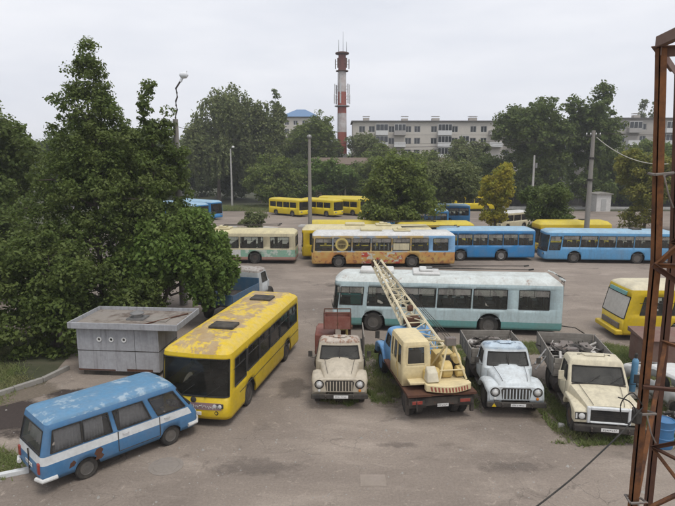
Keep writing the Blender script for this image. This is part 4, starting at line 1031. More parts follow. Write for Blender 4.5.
# butter coloured truck, angular cab
def square_truck():
    root = empty('flatbed_truck', 'butter coloured truck with a white framed black grille, its bed heaped with junk', 'truck', (8.72, 17.45, 0), -99.5)
    wr, rear_x, tail_x = 0.47, -3.45, -5.3
    MB().box(tail_x,0.8,-0.46,-0.36,0.6,0.78).box(tail_x,0.8,0.36,0.46,0.6,0.78).box(-1.7,-1.6,-0.36,0.36,0.62,0.76).box(-0.6,0.6,-0.34,0.34,0.5,0.8).build('chassis', m_chassis, root)
    leaf_springs(root, rear_x, wr)
    cl, cx = 1.45, -1.15
    rows = [(0.72,0.04,0,0),(0.85,0.0,0,0),(1.38,0.0,0,0.0),(1.45,0.02,-0.02,0.01),(1.98,0.1,-0.28,0.03),(2.06,0.12,-0.28,0.04),(2.14,0.17,-0.28,0.05),(2.19,0.28,-0.28,0.08),(2.21,0.45,-0.28,0.1),(2.22,0.65,-0.28,0.1)]
    wins = [('F',-0.88,0.88,1.47,1.96)]+[(s,-0.4,0.3,1.47,1.94) for s in 'RL']+[(s,0.34,0.56,1.47,1.9) for s in 'RL']+[('B',-0.65,0.65,1.5,1.88)]
    mb, gs = shell(cl, 1.98, 0.12, rows, wins, lambda s,x,y,z: 0, (), 0.5, 0.46, 0.14, 0.06, 5, 0)
    cab = mb.build('cab', [m_butter], root, solid=0.04); cab.location.x = cx
    for (g, se), w in zip(gs, wins):
        nm = {'F':'windscreen','B':'rear_window'}.get(w[0], 'side_window')
        o = g.build(nm, g_screen, root); o.location.x = cx; se.build('seal', m_rub, o)
    MB().box(-1.7,-1.2,-0.8,0.8,1.0,1.2).box(-1.75,-1.6,-0.8,0.8,1.2,1.7).build('bench_seat', m_seat, root, 0.05)
    MB().box(-0.75,-0.5,-0.85,0.85,1.1,1.42).tube([(-0.95+0.08*math.cos(a*0.4),0.42+0.2*math.sin(a*0.4),1.44+0.16*math.cos(a*0.4)) for a in range(17)],0.015,6).build('dashboard', m_dark, root)
    # wedge bonnet
    secs = []
    for x, w, z in ((-0.5,0.94,1.44),(0.0,0.84,1.36),(0.6,0.7,1.24),(0.78,0.66,1.18)):
        secs.append([(x,-w,0.78),(x,-w,z-0.12),(x,-w*0.96,z-0.03),(x,-w*0.8,z),(x,-w*0.4,z+0.035),(x,0,z+0.045),(x,w*0.4,z+0.035),(x,w*0.8,z),(x,w*0.96,z-0.03),(x,w,z-0.12),(x,w,0.78)])
    MB().loft(secs).build('bonnet', m_butter, root, ang=40)
    MB().tube([(-0.43,-0.86,1.43),(-0.40,-0.4,1.475),(-0.40,0.4,1.475),(-0.43,0.86,1.43)],0.02,5).build('cowl_trim', m_rub, root)
    fr = MB()
    for a in ((-0.66,-0.56,0.66,1.2),(0.56,0.66,0.66,1.2),(-0.56,0.56,1.1,1.2),(-0.56,0.56,0.66,0.72)): fr.box(0.78,0.9,*a)
    fr.build('grille_surround', m_vanwhite, root, 0.025)
    for s in (-1,1):
        MB().tube([(-0.42,s*0.35,1.48),(-0.5,s*0.35+0.25,1.64),(-0.54,s*0.35+0.4,1.72)],0.012,5).build('wiper', m_rub, root)
        MB().tube([(1.03,s*0.55,0.5),(1.12,s*0.55,0.5),(1.13,s*0.55,0.58),(1.06,s*0.55,0.6)],0.022,6).build('tow_hook', m_chassis, root)
        MB().tube([(-0.45,s*0.66,1.475),(0.0,s*0.60,1.405),(0.6,s*0.5,1.285),(0.78,s*0.46,1.225)],0.008,4).build('bonnet_seam', m_dark, root)
    gr = MB().box(0.78,0.84,-0.56,0.56,0.72,1.1).build('grille', m_dark, root)
    gb = MB()
    for k in range(6): gb.box(0.84,0.86,-0.55,0.55,0.75+k*0.06,0.77+k*0.06)
    gb.build('grille_bars', m_rub, gr)
    for s in (-1,1):
        prof = [(0.86,0.64),(0.86,1.02),(0.76,1.08),(0.2,1.14),(-0.5,1.13),(-0.62,0.95),(-0.72,0.7),(-0.6,0.66),(-0.5,0.82),(-0.34,0.95),(0,1.02),(0.34,0.95),(0.5,0.82),(0.56,0.64)]
        MB().prism(prof,'y',min(s*0.6,s*1.05),max(s*0.6,s*1.05)).build('wing', m_butter, root, 0.04)
        h = MB().box(0.85,0.885,s*0.85-0.17,s*0.85+0.17,0.76,1.0).build('headlight', m_rub, root, 0.01)
        MB().lathe([(0.1,0.88),(0.095,0.9),(0.05,0.92),(0.003,0.925)],(0,s*0.82,0.88),'x',16).box(0.885,0.9,s*0.98-0.025,s*0.98+0.025,0.8,0.97).build('lens', g_lamp, h)
        y = s*0.992; d = MB()
        for x in (-1.62,-0.72): d.box(x-0.008,x+0.008,y-0.004,y+0.004,0.8,1.4)
        d.box(-1.62,-0.72,y-0.004,y+0.004,0.795,0.81).build('door_seam', m_dark, root)
        MB().tube([(-1.52,y,1.28),(-1.52,y+s*0.04,1.28),(-1.36,y+s*0.04,1.28)],0.014,6).build('door_handle', m_rub, root)
        MB().tube([(-0.68,s*0.95,1.45),(-0.5,s*1.2,1.5),(-0.5,s*1.2,1.85)],0.014,5).box(-0.52,-0.48,s*1.2-0.09,s*1.2+0.09,1.55,1.85).build('wing_mirror', m_butter if s < 0 else m_rub, root, 0.01)
        MB().box(-1.75,-0.75,s*0.86-0.16,s*0.86+0.14,0.5,0.55).build('running_board', m_chassis, root, 0.02)
        wheel(root, 0, s*0.86, wr, 0.22, m_rimd); wheel(root, rear_x, s*0.9, wr, 0.22, m_rimd, dual=True)
        MB().lathe([(0.3,-0.4),(0.34,-0.36),(0.34,0.36),(0.3,0.4)],(-2.2,s*0.8,0.72),'x',16).build('fuel_tank', m_chassis, root)
    MB().box(0.9,1.04,-1.06,1.06,0.42,0.64).box(0.7,0.9,-0.44,-0.38,0.48,0.6).box(0.7,0.9,0.38,0.44,0.48,0.6).build('bumper', m_dark, root, 0.04)
    plate(root, 1.04, 0.0, 0.53)
    bed(root, -5.3, -2.05, 2.25, 1.12, 0.62)
    return root
T4 = square_truck()
heap('scrap_heap', 'heap of brown junk and pale rags in the bed of the butter coloured truck', (8.72+3.75*math.cos(R(80.5)), 17.45+3.75*math.sin(R(80.5)), 1.125), 80.5, 3.0, 2.05, 0.62, 170, 11, [m_scrap, m_scrapl, m_dark])
tb = MB().tube([(7.42,20.1,1.35),(8.0,20.6,1.75)],0.03,6).tube([(7.38,19.9,1.2),(8.0,20.5,1.5)],0.025,6).build('metal_strut', m_steel)
tag(tb, 'pair of thin steel struts bridging the two truck beds on the right', 'strut')

# ------------------------------------------------------------------ crane truck
CR = empty('crane_truck', 'truck crane with a cream lattice boom and sky blue cab, seen from behind', 'crane', (3.45, 18.9, 0), 98.5)   # origin under the rear axle, nose +x
wb = 4.0
MB().box(-0.75,wb+0.9,-0.5,-0.38,0.68,0.92).box(-0.75,wb+0.9,0.38,0.5,0.68,0.92).box(-0.8,-0.7,-1.15,1.15,0.62,0.9).box(0.4,0.6,-0.38,0.38,0.7,0.9).box(2.4,2.6,-0.38,0.38,0.7,0.9).build('chassis', m_chassis, CR)
m = MB()
for s in (-1,1): m.box(-0.9,2.7,min(s*0.4,s*1.22),max(s*0.4,s*1.22),0.98,1.06)
m.box(-0.9,2.7,-0.4,0.4,1.0,1.05)
m.build('deck', m_rustdk, CR)
for s in (-1,1):
    for x in (0.0,): wheel(CR, x, s*0.95, 0.5, 0.26, m_rimd, dual=True)
    wheel(CR, wb, s*0.92, 0.5, 0.24, m_cabblue)
    MB().box(-0.76,0.66,min(s*0.62,s*1.24),max(s*0.62,s*1.24),1.03,1.05).box(-0.8,-0.76,min(s*0.7,s*1.22),max(s*0.7,s*1.22),0.3,1.0).build('mudguard', m_dark, CR, 0.01) if False else None
    MB().box(-0.84,-0.8,s*0.85-0.24,s*0.85+0.24,0.66,0.86).box(-0.86,-0.84,s*0.85-0.16,s*0.85+0.2,0.7,0.82, 1).build('tail_light', [m_dark, m_red], CR, 0.01)
    MB().box(-0.7,-0.55,min(s*0.5,s*1.2),max(s*0.5,s*1.2),0.5,0.62).box(-0.68,-0.57,s*1.16-0.06,s*1.16+0.06,0.25,0.9).build('outrigger', m_chassis, CR, 0.01)
MB().tube([(-0.8,0.9,0.95),(-0.95,0.9,0.5)],0.02,5).build('tow_hook', m_chassis, CR)
plate(CR, -0.81, -0.05, 0.62, 0.4, -1)
# truck cab, sky blue
rows = [(0.78,0.04,0,0),(0.9,0,0,0),(1.45,0,0,0),(1.52,0.03,-0.02,0.01),(2.0,0.1,-0.12,0.03),(2.08,0.13,-0.12,0.04),(2.15,0.2,-0.1,0.07),(2.21,0.34,-0.08,0.1),(2.23,0.6,-0.06,0.1)]
wins = [('F',-0.85,0.85,1.54,1.98),('R',-0.36,0.3,1.54,1.96),('L',-0.36,0.3,1.54,1.96),('B',-0.6,0.6,1.56,1.92)]
mb, gs = shell(1.35, 2.0, 0.2, rows, wins, lambda s,x,y,z: 0, (), .5,.46,0.16,0.1,5,0)
cb = mb.build('truck_cab', [m_cabblue], CR, solid=0.04); cb.location.x = 3.1
for (g, se), w in zip(gs, wins):
    o = g.build('window', g_screen, CR); o.location.x = 3.1; se.build('seal', m_rub, o)
secs = []
for x, w, z in ((3.6,0.72,1.5),(4.2,0.68,1.45),(4.75,0.6,1.35),(4.9,0.5,1.2)):
    secs.append([(x,-w,0.8),(x,-w,z-0.15),(x,-w*0.85,z-0.02),(x,0,z+0.06),(x,w*0.85,z-0.02),(x,w,z-0.15),(x,w,0.8)])
MB().loft(secs).build('bonnet', m_cabblue, CR, ang=45)
for s in (-1,1):
    prof = [(4.9,0.7),(4.85,1.1),(4.5,1.24),(4.0,1.26),(3.55,1.2),(3.3,0.9),(3.15,0.7),(3.38,0.7),(3.55,0.95),(4.0,1.1),(4.4,0.98),(4.6,0.7)]
    MB().prism(prof,'y',min(s*0.6,s*1.1),max(s*0.6,s*1.1)).build('wing', m_cabblue, CR, 0.05)
    MB().tube([(3.6,s*0.95,1.5),(3.75,s*1.25,1.6),(3.75,s*1.25,1.9)],0.015,5).box(3.73,3.76,s*1.25-0.09,s*1.25+0.09,1.6,1.9).build('wing_mirror', m_dark, CR)
MB().box(4.95,5.05,-1.1,1.1,0.5,0.7).build('bumper', m_dark, CR, 0.03)
# superstructure
MB().lathe([(0.62,1.06),(0.62,1.18),(0.55,1.2),(0.55,1.28)],(0.75,0,0),'z',26).build('slew_ring', m_rustdk, CR)
MB().box(-0.55,2.2,-0.95,1.05,1.28,1.36).build('turntable_deck', m_crane, CR, 0.015)
# operator cab: rear face to the camera, left half of the deck
oc_x, oc_y = 0.72, 0.72
rows = [(1.10,0,0,0),(1.9,0,0,0),(2.55,0.03,-0.03,0.0),(2.66,0.06,-0.03,0),(2.71,0.14,-0.03,0),(2.73,0.3,-0.03,0)]
wins = [('B',-0.3,0.34,1.88,2.5),('L',-0.72,-0.2,1.75,2.5),('L',-0.1,0.35,1.75,2.5),('L',0.42,0.72,1.75,2.5),('R',-0.5,0.6,1.9,2.5),('F',-0.4,0.4,1.6,2.5)]
mb, gs = shell(1.75, 1.02, 0.06, rows, wins, lambda s,x,y,z: 0, (), .5,.46,0.06,0,3,0)
ocab = mb.build('operator_cab', [m_crane], CR, solid=0.03); ocab.location = (oc_x, oc_y, 0)
for (g, se), w in zip(gs, wins):
    o = g.build('cab_window', g_screen, CR); o.location = (oc_x, oc_y, 0); se.build('seal', m_crane, o)
MB().box(oc_x-0.4,oc_x+0.1,oc_y-0.3,oc_y+0.3,1.35,1.75).box(oc_x-0.5,oc_x-0.38,oc_y-0.3,oc_y+0.3,1.75,2.25).build('operator_seat', m_dark, CR, 0.04)
MB().box(oc_x-0.3,oc_x-0.22,oc_y+0.512,oc_y+0.522,1.2,2.55).tube([(oc_x-0.15,oc_y+0.53,1.75),(oc_x-0.15,oc_y+0.56,1.5)],0.015,5).build('cab_door_frame', m_cyel, CR)
# boom
def lattice(mb, p0, p1, w0, h0, w1, h1, n, rc, rb):
    p0, p1 = Vector(p0), Vector(p1); d = (p1-p0).normalized()
    side = d.cross(Vector((0,0,1))).normalized(); up = side.cross(d)
    def c(t, i):
        w = w0+(w1-w0)*t; h = h0+(h1-h0)*t; sx, sy = ((-1,-1),(1,-1),(1,1),(-1,1))[i]
        return p0+(p1-p0)*t+side*sx*w/2+up*sy*h/2
    for i in range(4): mb.tube([c(k/n,i) for k in range(n+1)], rc, 5)
    for k in range(n):
        for i in range(4):
            j = (i+1)%4; a, b = (i,j) if k%2 else (j,i)
            mb.tube([c(k/n,a), c((k+1)/n,b)], rb, 4)
            mb.tube([c(k/n,i), c(k/n,j)], rb, 4)
    return c
foot, tip = (1.2,-0.25,1.75), (8.2,0.30,3.9)
bm = MB()
c_ = lattice(bm, foot, tip, 0.9, 0.6, 0.36, 0.36, 13, 0.055, 0.024)
bm.build('boom', M('pale boom paint', (0.68,0.60,0.41), 0.55, dirt_amt=0.35, rust=0.15), CR)
MB().lathe([(0.2,-0.06),(0.16,-0.03),(0.16,0.03),(0.2,0.06)],(8.3,0.42,3.92),'y',14).lathe([(0.2,-0.06),(0.16,-0.03),(0.16,0.03),(0.2,0.06)],(8.3,0.18,3.92),'y',14).box(8.1,8.4,0.05,0.1,3.75,4.05).box(8.1,8.4,0.5,0.55,3.75,4.05).build('boom_head_sheave', m_rustdk, CR)
MB().box(3.0,3.4,-0.35,0.25,2.25,2.62).build('boom_rest', m_rustdk, CR, 0.03)
MB().lathe([(0.12,-0.1),(0.14,0),(0.12,0.1)],(3.3,0.0,2.95),'y',12).build('sheave', m_rustdk, CR)
# A frame of cream tubes over the winch
ap = Vector((-0.1,-0.5,2.62)); fr = MB()
for q in ((-0.5,-0.0,1.36),(-0.5,-0.98,1.36),(0.55,-0.05,1.5),(0.55,-0.95,1.5)): fr.tube([q, ap+Vector((0,0.08 if q[1] > -0.5 else -0.08,0))],0.04,6)
fr.tube([(-0.42,-0.05,1.7),(-0.42,-0.93,1.7)],0.025,5)
fr.tube([ap, (1.5,-0.05,2.2)],0.035,6)
fr.build('gantry', m_crane, CR)
MB().box(-0.22,0.02,-0.68,-0.32,2.5,2.78).build('gantry_head', m_scrap, CR, 0.02)
w_ = MB()
for q in (0.1,0.2,0.3): w_.tube([(-0.1,-0.5-0.2+q,2.7),(8.3,0.2+q*0.5,4.1)],0.011,4)
w_.build('hoist_rope', m_dark, CR)
# winch, engine
MB().lathe([(0.34,-0.95),(0.36,-0.93),(0.36,-0.88),(0.2,-0.87),(0.2,-0.3),(0.36,-0.29),(0.36,-0.24),(0.34,-0.22)],(0.25,0,1.72),'y',22).build('winch_drum', m_cyel, CR)
MB().lathe([(0.205,-0.86),(0.26,-0.84),(0.26,-0.33),(0.205,-0.31)],(0.25,0,1.72),'y',20).build('rope_coil', m_dark, CR)
MB().lathe([(0.24,-0.55),(0.3,-0.5),(0.3,-0.2),(0.22,-0.12),(0.12,-0.1)],(-0.1,0,1.62),'y',18).lathe([(0.16,-0.98),(0.2,-0.92),(0.2,-0.7),(0.1,-0.66)],(-0.22,0,1.58),'y',16).box(0.55,1.1,-0.9,-0.2,1.36,1.95).build('engine', m_cyel, CR, 0.02)
MB().lathe([(0.3,-0.02),(0.3,0.3),(0.26,0.36),(0.1,0.38)],(-0.25,0.2,1.36),'z',18).lathe([(0.14,-0.1),(0.14,0.25),(0.06,0.3)],(-0.05,-0.75,1.95),'x',12).build('gear_housing', m_cyel, CR)
MB().hexa([(-0.7,0.05,1.38),(-0.25,0.05,1.38),(-0.25,0.5,1.38),(-0.7,0.5,1.38),(-0.6,0.1,1.72),(-0.3,0.1,1.86),(-0.3,0.45,1.86),(-0.6,0.45,1.72)]).build('engine_cover', M('faded cream cover',(0.6,0.55,0.42),0.6,dirt_amt=0.4), CR, 0.04)
cw_ = MB(); n = 14
outer = [(-0.78-0.26*math.cos(math.pi*(k/n-0.5)), -1.05+1.6*k/n) for k in range(n+1)]
inner = [(-0.55, 0.55), (-0.55, -1.05)]
cw_.prism(outer+inner, 'z', 1.12, 1.36); cwo = cw_.build('counterweight', m_crane, CR, 0.02)
st = MB()
for k in range(n):
    if k in (0, n-1): continue
    (xa, ya), (xb, yb) = outer[k], outer[k+1]
    d = Vector((xb-xa, yb-ya)); o = Vector((d.y, -d.x)).normalized()*-0.004
    if o.x > 0: o = -o
    q0 = Vector((xa,ya))+d*0.1; q1 = Vector((xa,ya))+d*0.6; q2 = q0+d*0.28; q3 = q1+d*0.28
    st.hexa([(q0.x,q0.y,1.15),(q0.x+o.x,q0.y+o.y,1.15),(q1.x+o.x,q1.y+o.y,1.15),(q1.x,q1.y,1.15),(q2.x,q2.y,1.31),(q2.x+o.x,q2.y+o.y,1.31),(q3.x+o.x,q3.y+o.y,1.31),(q3.x,q3.y,1.31)])
st.build('red_stripes', M('faded red stripe', (0.33,0.07,0.045), 0.6, dirt_amt=0.4), cwo)

# ------------------------------------------------------------------ blue truck behind the yellow bus
BT = empty('dropside_truck', 'blue bedded truck with a pale cab standing behind the yellow bus under the tree', 'truck', (-6.75, 29.9, 0), 74)
MB().box(0,6.0,-0.45,-0.35,0.6,0.78).box(0,6.0,0.35,0.45,0.6,0.78).build('chassis', m_chassis, BT)
mdb = M('deep blue board', (0.045,0.11,0.19), 0.55, dirt_amt=0.4, rust=0.1)
b = MB().box(0,3.6,-1.1,1.1,0.98,1.05).build('bed_floor', m_chassis, BT)
for s in (-1,1): MB().box(0.05,3.55,s*1.08-0.02,s*1.08+0.02,1.06,1.62).build('side_board', mdb, BT, 0.008)
MB().box(-0.03,0.01,-1.06,1.06,1.06,1.62).box(-0.04,0.02,-1.1,1.1,1.6,1.66).build('tail_board', mdb, BT, 0.008)
MB().box(3.56,3.62,-1.06,1.06,1.06,1.9).build('head_board', mdb, BT, 0.008)
rows = [(0.75,0.03,0,0),(0.9,0,0,0),(1.5,0,0,0),(2.15,0.08,-0.15,0.0),(2.27,0.12,-0.15,0.02),(2.35,0.25,-0.15,0.05),(2.37,0.5,-0.15,0.05)]
wins = [('F',-0.85,0.85,1.5,2.1),('R',-0.3,0.5,1.5,2.08),('L',-0.3,0.5,1.5,2.08)]
mb, gs = shell(1.5,2.0,0.15,rows,wins,lambda s,x,y,z: 0 if z < 2.2 else 1,(),.5,.46,.12,.06,4,1)
o = mb.build('cab', [M('pale grey cab paint',(0.45,0.47,0.47),0.6,dirt_amt=0.4), M('mouldy cab roof',(0.4,0.37,0.34),0.8,patch=(0.2,0.15,0.13),psc=4,dirt_amt=0.6)], BT, solid=0.04); o.location.x = 4.5
for (g, se), w in zip(gs, wins):
    q = g.build('window', g_screen, BT); q.location.x = 4.5; se.build('seal', m_rub, q)
MB().box(5.2,6.1,-0.7,0.7,0.8,1.35).build('bonnet', M('pale grey cab paint',(0.45,0.47,0.47)), BT, 0.1)
for x in (0.95,5.5):
    for s in (-1,1): wheel(BT, x, s*0.9, 0.48, 0.24, m_rimd)

# ------------------------------------------------------------------ kiosk
K = empty('kiosk', 'grey sheet metal kiosk with three round vents and a flat tarred roof', 'kiosk', (-8.95, 23.2, 0), -5)
MB().box(-1.8,1.7,-1.0,1.05,0.22,2.12).build('wall', m_kiosk, K, 0.015)
MB().box(-1.65,1.5,-0.9,0.95,0.0,0.22).build('plinth', m_dark, K)
s_ = MB().box(-1.8,1.7,-1.012,-0.998,1.1,1.125).box(0.68,0.69,-1.008,-0.998,0.24,2.1).box(1.699,1.71,-0.98,1.0,1.1,1.125)
s_.build('panel_seam', m_dark, K)
MB().box(-1.8,-0.2,-1.009,-1.0,0.24,0.3).box(0.3,1.4,-1.008,-1.0,0.24,0.34).build('rust_streak', m_rustdk, K)
m_bwhite0 = M('white enamel', (0.75,0.75,0.73), 0.5, dirt_amt=0.15)
for x in (-0.82,-0.3,0.24):
    MB().lathe([(0.055,-1.0),(0.055,-1.03),(0.105,-1.035),(0.105,-1.0)],(x,0,1.6),'y',20).build('round_vent', m_bwhite0, K)
    MB().lathe([(0.002,-1.008),(0.06,-1.008),(0.06,-1.0),(0.002,-1.0)],(x,0,1.6),'y',14).build('vent_hole', m_dark, K)
rf = MB().box(-2.0,2.6,-1.22,1.42,2.122,2.2).build('roof', m_kroof, K)
f_ = MB().box(-2.02,2.62,-1.25,-1.2,2.1,2.36).box(-2.02,2.62,1.4,1.45,2.1,2.34).box(-2.02,-1.97,-1.2,1.4,2.1,2.36).box(2.57,2.62,-1.2,1.4,2.1,2.36)
f_.build('fascia', m_kiosk, rf, 0.012)
v_ = MB().box(0.0,0.75,-0.25,0.45,2.2,2.27).lathe([(0.2,2.27),(0.2,2.4),(0.3,2.42),(0.3,2.45),(0.05,2.55)],(0.35,0.1,0),'z',16)
v_.build('roof_vent', m_steel, rf)
MB().box(0.95,1.8,-0.4,0.3,2.203,2.24).build('roof_sheet', m_wood, rf)
MB().tube([(1.0,-0.9,2.23),(2.3,0.9,2.24)],0.03,5).build('loose_bar', m_rustdk, rf)

# ------------------------------------------------------------------ rusty lattice mast in the right foreground
MA = empty('lattice_mast', 'tall rusty lattice mast of steel angles close by on the right', 'mast', (3.95, 6.2, 0), 0)
def angle(mb, p, q, w, t=0.012, mi=0, flip=1):
    """L section between two points"""
    p, q = Vector(p), Vector(q); d = (q-p).normalized()
    u = d.cross(Vector((0,0,1))) if abs(d.z) < 0.9 else Vector((1,0,0)); u.normalize(); v = d.cross(u)*flip
    for a, b in ((u, v), (v, u)):
        mb.hexa([p, p+a*w, p+a*w+b*t, p+b*t, q, q+a*w, q+a*w+b*t, q+b*t], mi)
def legs(z): # lean
    k = z/10
    u = max(z-7.8,0)/2.2*0.15
    return [Vector((3.45-u, 6.0, z)), Vector((4.6-u, 7.6, z)), Vector((3.5+0.1*k, 3.9, z)), Vector((5.6-0.2*k, 5.5, z))]
o_ = Vector((3.95,6.2,0))
hts = [0,1.6,3.2,4.8,6.4,7.8,10.04]
lm = [m_rust, m_rustdk, m_rust, m_rust]
wd = [0.08,0.085,0.09,0.09]
for i in (0,1,3):
    q = MB()
    for a, b in zip(hts, hts[1:]): angle(q, legs(a)[i]-o_, legs(b)[i]-o_, wd[i])
    q.build('leg', lm[i], MA)
for k, (a, b) in enumerate(zip(hts, hts[1:])):
    for (i, j) in ((0,1),(0,3),(1,3)):
        q = MB()
        if (i,j) == (0,1) and k > 3: pass
        else: angle(q, legs(a if k%2 else b)[i]-o_, legs(b if k%2 else a)[j]-o_, 0.06, 0.008)
        if (i,j) != (0,1): angle(q, legs(a)[i]-o_, legs(a)[j]-o_, 0.055, 0.008)
        if q.v: q.build('brace', m_rust if (i+k)%2 else m_rustdk, MA)
q = MB(); angle(q, (4.45-3.95,7.6-6.2,10.06),(3.31-3.95,5.98-6.2,10.06),0.1); q.hexa([Vector(c)-o_ for c in ((3.28,6.06,10.05),(3.36,6.06,10.05),(3.16,4.3,10.05),(3.08,4.3,10.05),(3.28,6.06,10.16),(3.36,6.06,10.16),(3.16,4.3,10.16),(3.08,4.3,10.16))])
angle(q, (3.31-3.95,6.1-6.2,10.06),(5.4-3.95,5.5-6.2,10.06),0.1)
q.build('top_beam', M('red brown steel',(0.15,0.075,0.055),0.75,dirt_amt=0.5,rust=0.3), MA, 0.008)
for z, s in ((8.75,1),(6.05,1),(4.95,1.4)):
    l = legs(z)[0]-o_
    MB().tube([l+Vector((-0.03,-0.03,0)), l+Vector((0.15,-0.05,0.02)), l+Vector((0.16,0.1,-0.02)), l+Vector((-0.02,0.12,0.01)), l+Vector((-0.03,-0.03,0))],0.015,5).tube([l+Vector((0.05,-0.05,0)), l+Vector((0.1,-0.08,-0.2*s)), l+Vector((0.2,-0.02,-0.35*s))],0.009,5).build('wire_tie', m_scrap, MA)
q = MB(); gpl = legs(4.95)[3]-o_
q.box(gpl.x-0.5,gpl.x-0.1,gpl.y-0.02,gpl.y,5.5,5.7); q.build('gusset_plate', m_rust, MA)
lb = legs(6.0)[0]-o_
MB().box(lb.x-0.09,lb.x-0.01,lb.y-0.08,lb.y+0.03,5.95,6.1).build('clamp_box', m_dark, MA, 0.02)
wr_ = bpy.data.objects.new('w', None)
bpy.data.objects.remove(wr_)

# ------------------------------------------------------------------ junk by the mast
g_ = MB().lathe([(0.28,0.0),(0.29,0.02),(0.29,0.3),(0.305,0.31),(0.305,0.34),(0.29,0.35),(0.29,0.62),(0.305,0.63),(0.305,0.66),(0.29,0.67),(0.29,0.87),(0.3,0.89),(0.27,0.9),(0.26,0.87),(0.02,0.87)],(0,0,0),'z',24).build('drum', m_bluebar)
g_.location = (10.25,16.45,0); tag(g_, 'blue steel drum standing at the foot of the rusty mast on the right edge', 'drum')
cy = MB().lathe([(0.1,0),(0.115,0.03),(0.115,1.15),(0.1,1.24),(0.05,1.31),(0.045,1.33)],(0,0,0),'z',18).build('gas_cylinder', M('oxygen blue paint',(0.10,0.29,0.48),0.5,dirt_amt=0.35,rust=0.1))
MB().lathe([(0.06,1.32),(0.06,1.46),(0.03,1.5)],(0,0,0),'z',14).build('valve_cap', m_dark, cy)
cy.location = (11.05,19.9,0.35); cy.rotation_euler = (0.03,0.02,0)
tag(cy, 'slim blue gas cylinder with a dark cap standing beside the rusty bin', 'gas cylinder')
pl_ = MB().box(-0.45,0.45,-0.4,0.4,0.22,0.35).box(-0.4,-0.3,-0.38,0.38,0,0.22).box(0.3,0.4,-0.38,0.38,0,0.22).build('pallet', m_wood); pl_.location = (11.1,19.9,0)
tag(pl_, 'weathered wooden pallet under the blue gas cylinder', 'pallet')
rb = MB(); rb.box(-1.1,1.1,-0.75,0.75,0.12,1.35); rb.hexa([(-1.2,-0.85,1.352),(1.2,-0.85,1.352),(1.2,0.85,1.352),(-1.2,0.85,1.352),(-1.2,-0.85,1.4),(1.2,-0.85,1.4),(1.2,0.85,1.55),(-1.2,0.85,1.55)])
rbo = rb.build('metal_bin', M('brown bin paint',(0.17,0.095,0.075),0.8,dirt_amt=0.5,rust=0.35), None, 0.015); rbo.location = (14.2,23.4,0); rbo.rotation_euler = (0,0,R(-4))
tag(rbo, 'brown rusted metal bin with a sloping lid below the boarded up yellow bus', 'bin')
cr_ = empty('wrecked_car_body', 'white stripped car body partly hidden by the rusty mast at the right edge', 'car', (12.3, 19.6, 0), 100)
rows = [(0.35,0.05,0,0),(0.5,0,0,0),(0.85,0,0,0),(0.92,0.04,0,0),(1.3,0.2,-1.0,0.35),(1.36,0.26,-1.05,0.4),(1.38,0.5,-1.05,0.4)]
mb, gs = shell(3.6,1.55,0.25,rows,[('F',-0.6,0.6,0.94,1.26),('R',-1.2,-0.1,0.94,1.26),('L',-1.2,-0.1,0.94,1.26),('R',0.0,1.0,0.94,1.26),('L',0.0,1.0,0.94,1.26)],lambda s,x,y,z:0,(1.1,-1.1),0.34,0.3,0.2,0.1)
mb.build('body', [m_white], cr_, solid=0.03)
for x in (1.1,-1.1):
    for s in (-1,1): wheel(cr_, x, s*0.64, 0.29, 0.17, m_rimd)
jp = heap('junk_pile', 'pile of pale and dark junk on the ground between the drum and the white car body', (11.3,17.6,0), 30, 1.5, 1.2, 0.5, 50, 23, [m_scrap, m_scrapl, m_dark])
for k, (x, y, a) in enumerate(((7.55,17.7,0.3),)):
    t_ = MB().hexa([(-.12,-.1,0),(.13,-.08,0),(.1,.12,0),(-.1,.1,0),(-.08,-.06,.13),(.09,-.06,.16),(.07,.08,.12),(-.07,.07,.15)]).build('stone', m_scrapl, None, 0.02); t_.location = (x,y,0); tag(t_, 'pale broken stone in the grass by the butter coloured truck wheel', 'stone')

# ------------------------------------------------------------------ trees
def LM(name, c0, c1, c2, tr=0.3): return leafmat((lambda m: (setattr(m,'use_nodes',True), m)[1])(bpy.data.materials.new(name)), c0, c1, c2, tr)
lf_dark = LM('dark green leaves', (0.075,0.112,0.024), (0.12,0.16,0.036), (0.145,0.175,0.05), 0.38)
lf_mid = LM('mid green leaves', (0.105,0.15,0.028), (0.165,0.205,0.044), (0.18,0.21,0.056), 0.4)
lf_lite = LM('fresh green leaves', (0.095,0.16,0.028), (0.15,0.22,0.045), (0.15,0.2,0.05), 0.4)
lf_grey = LM('grey green leaves', (0.115,0.148,0.05), (0.17,0.195,0.07), (0.19,0.205,0.08), 0.38)
lf_oliv = LM('olive leaves', (0.18,0.19,0.035), (0.27,0.245,0.05), (0.16,0.19,0.04), 0.4)
lf_gold = LM('golden leaves', (0.30,0.26,0.025), (0.42,0.36,0.035), (0.22,0.27,0.035), 0.42)

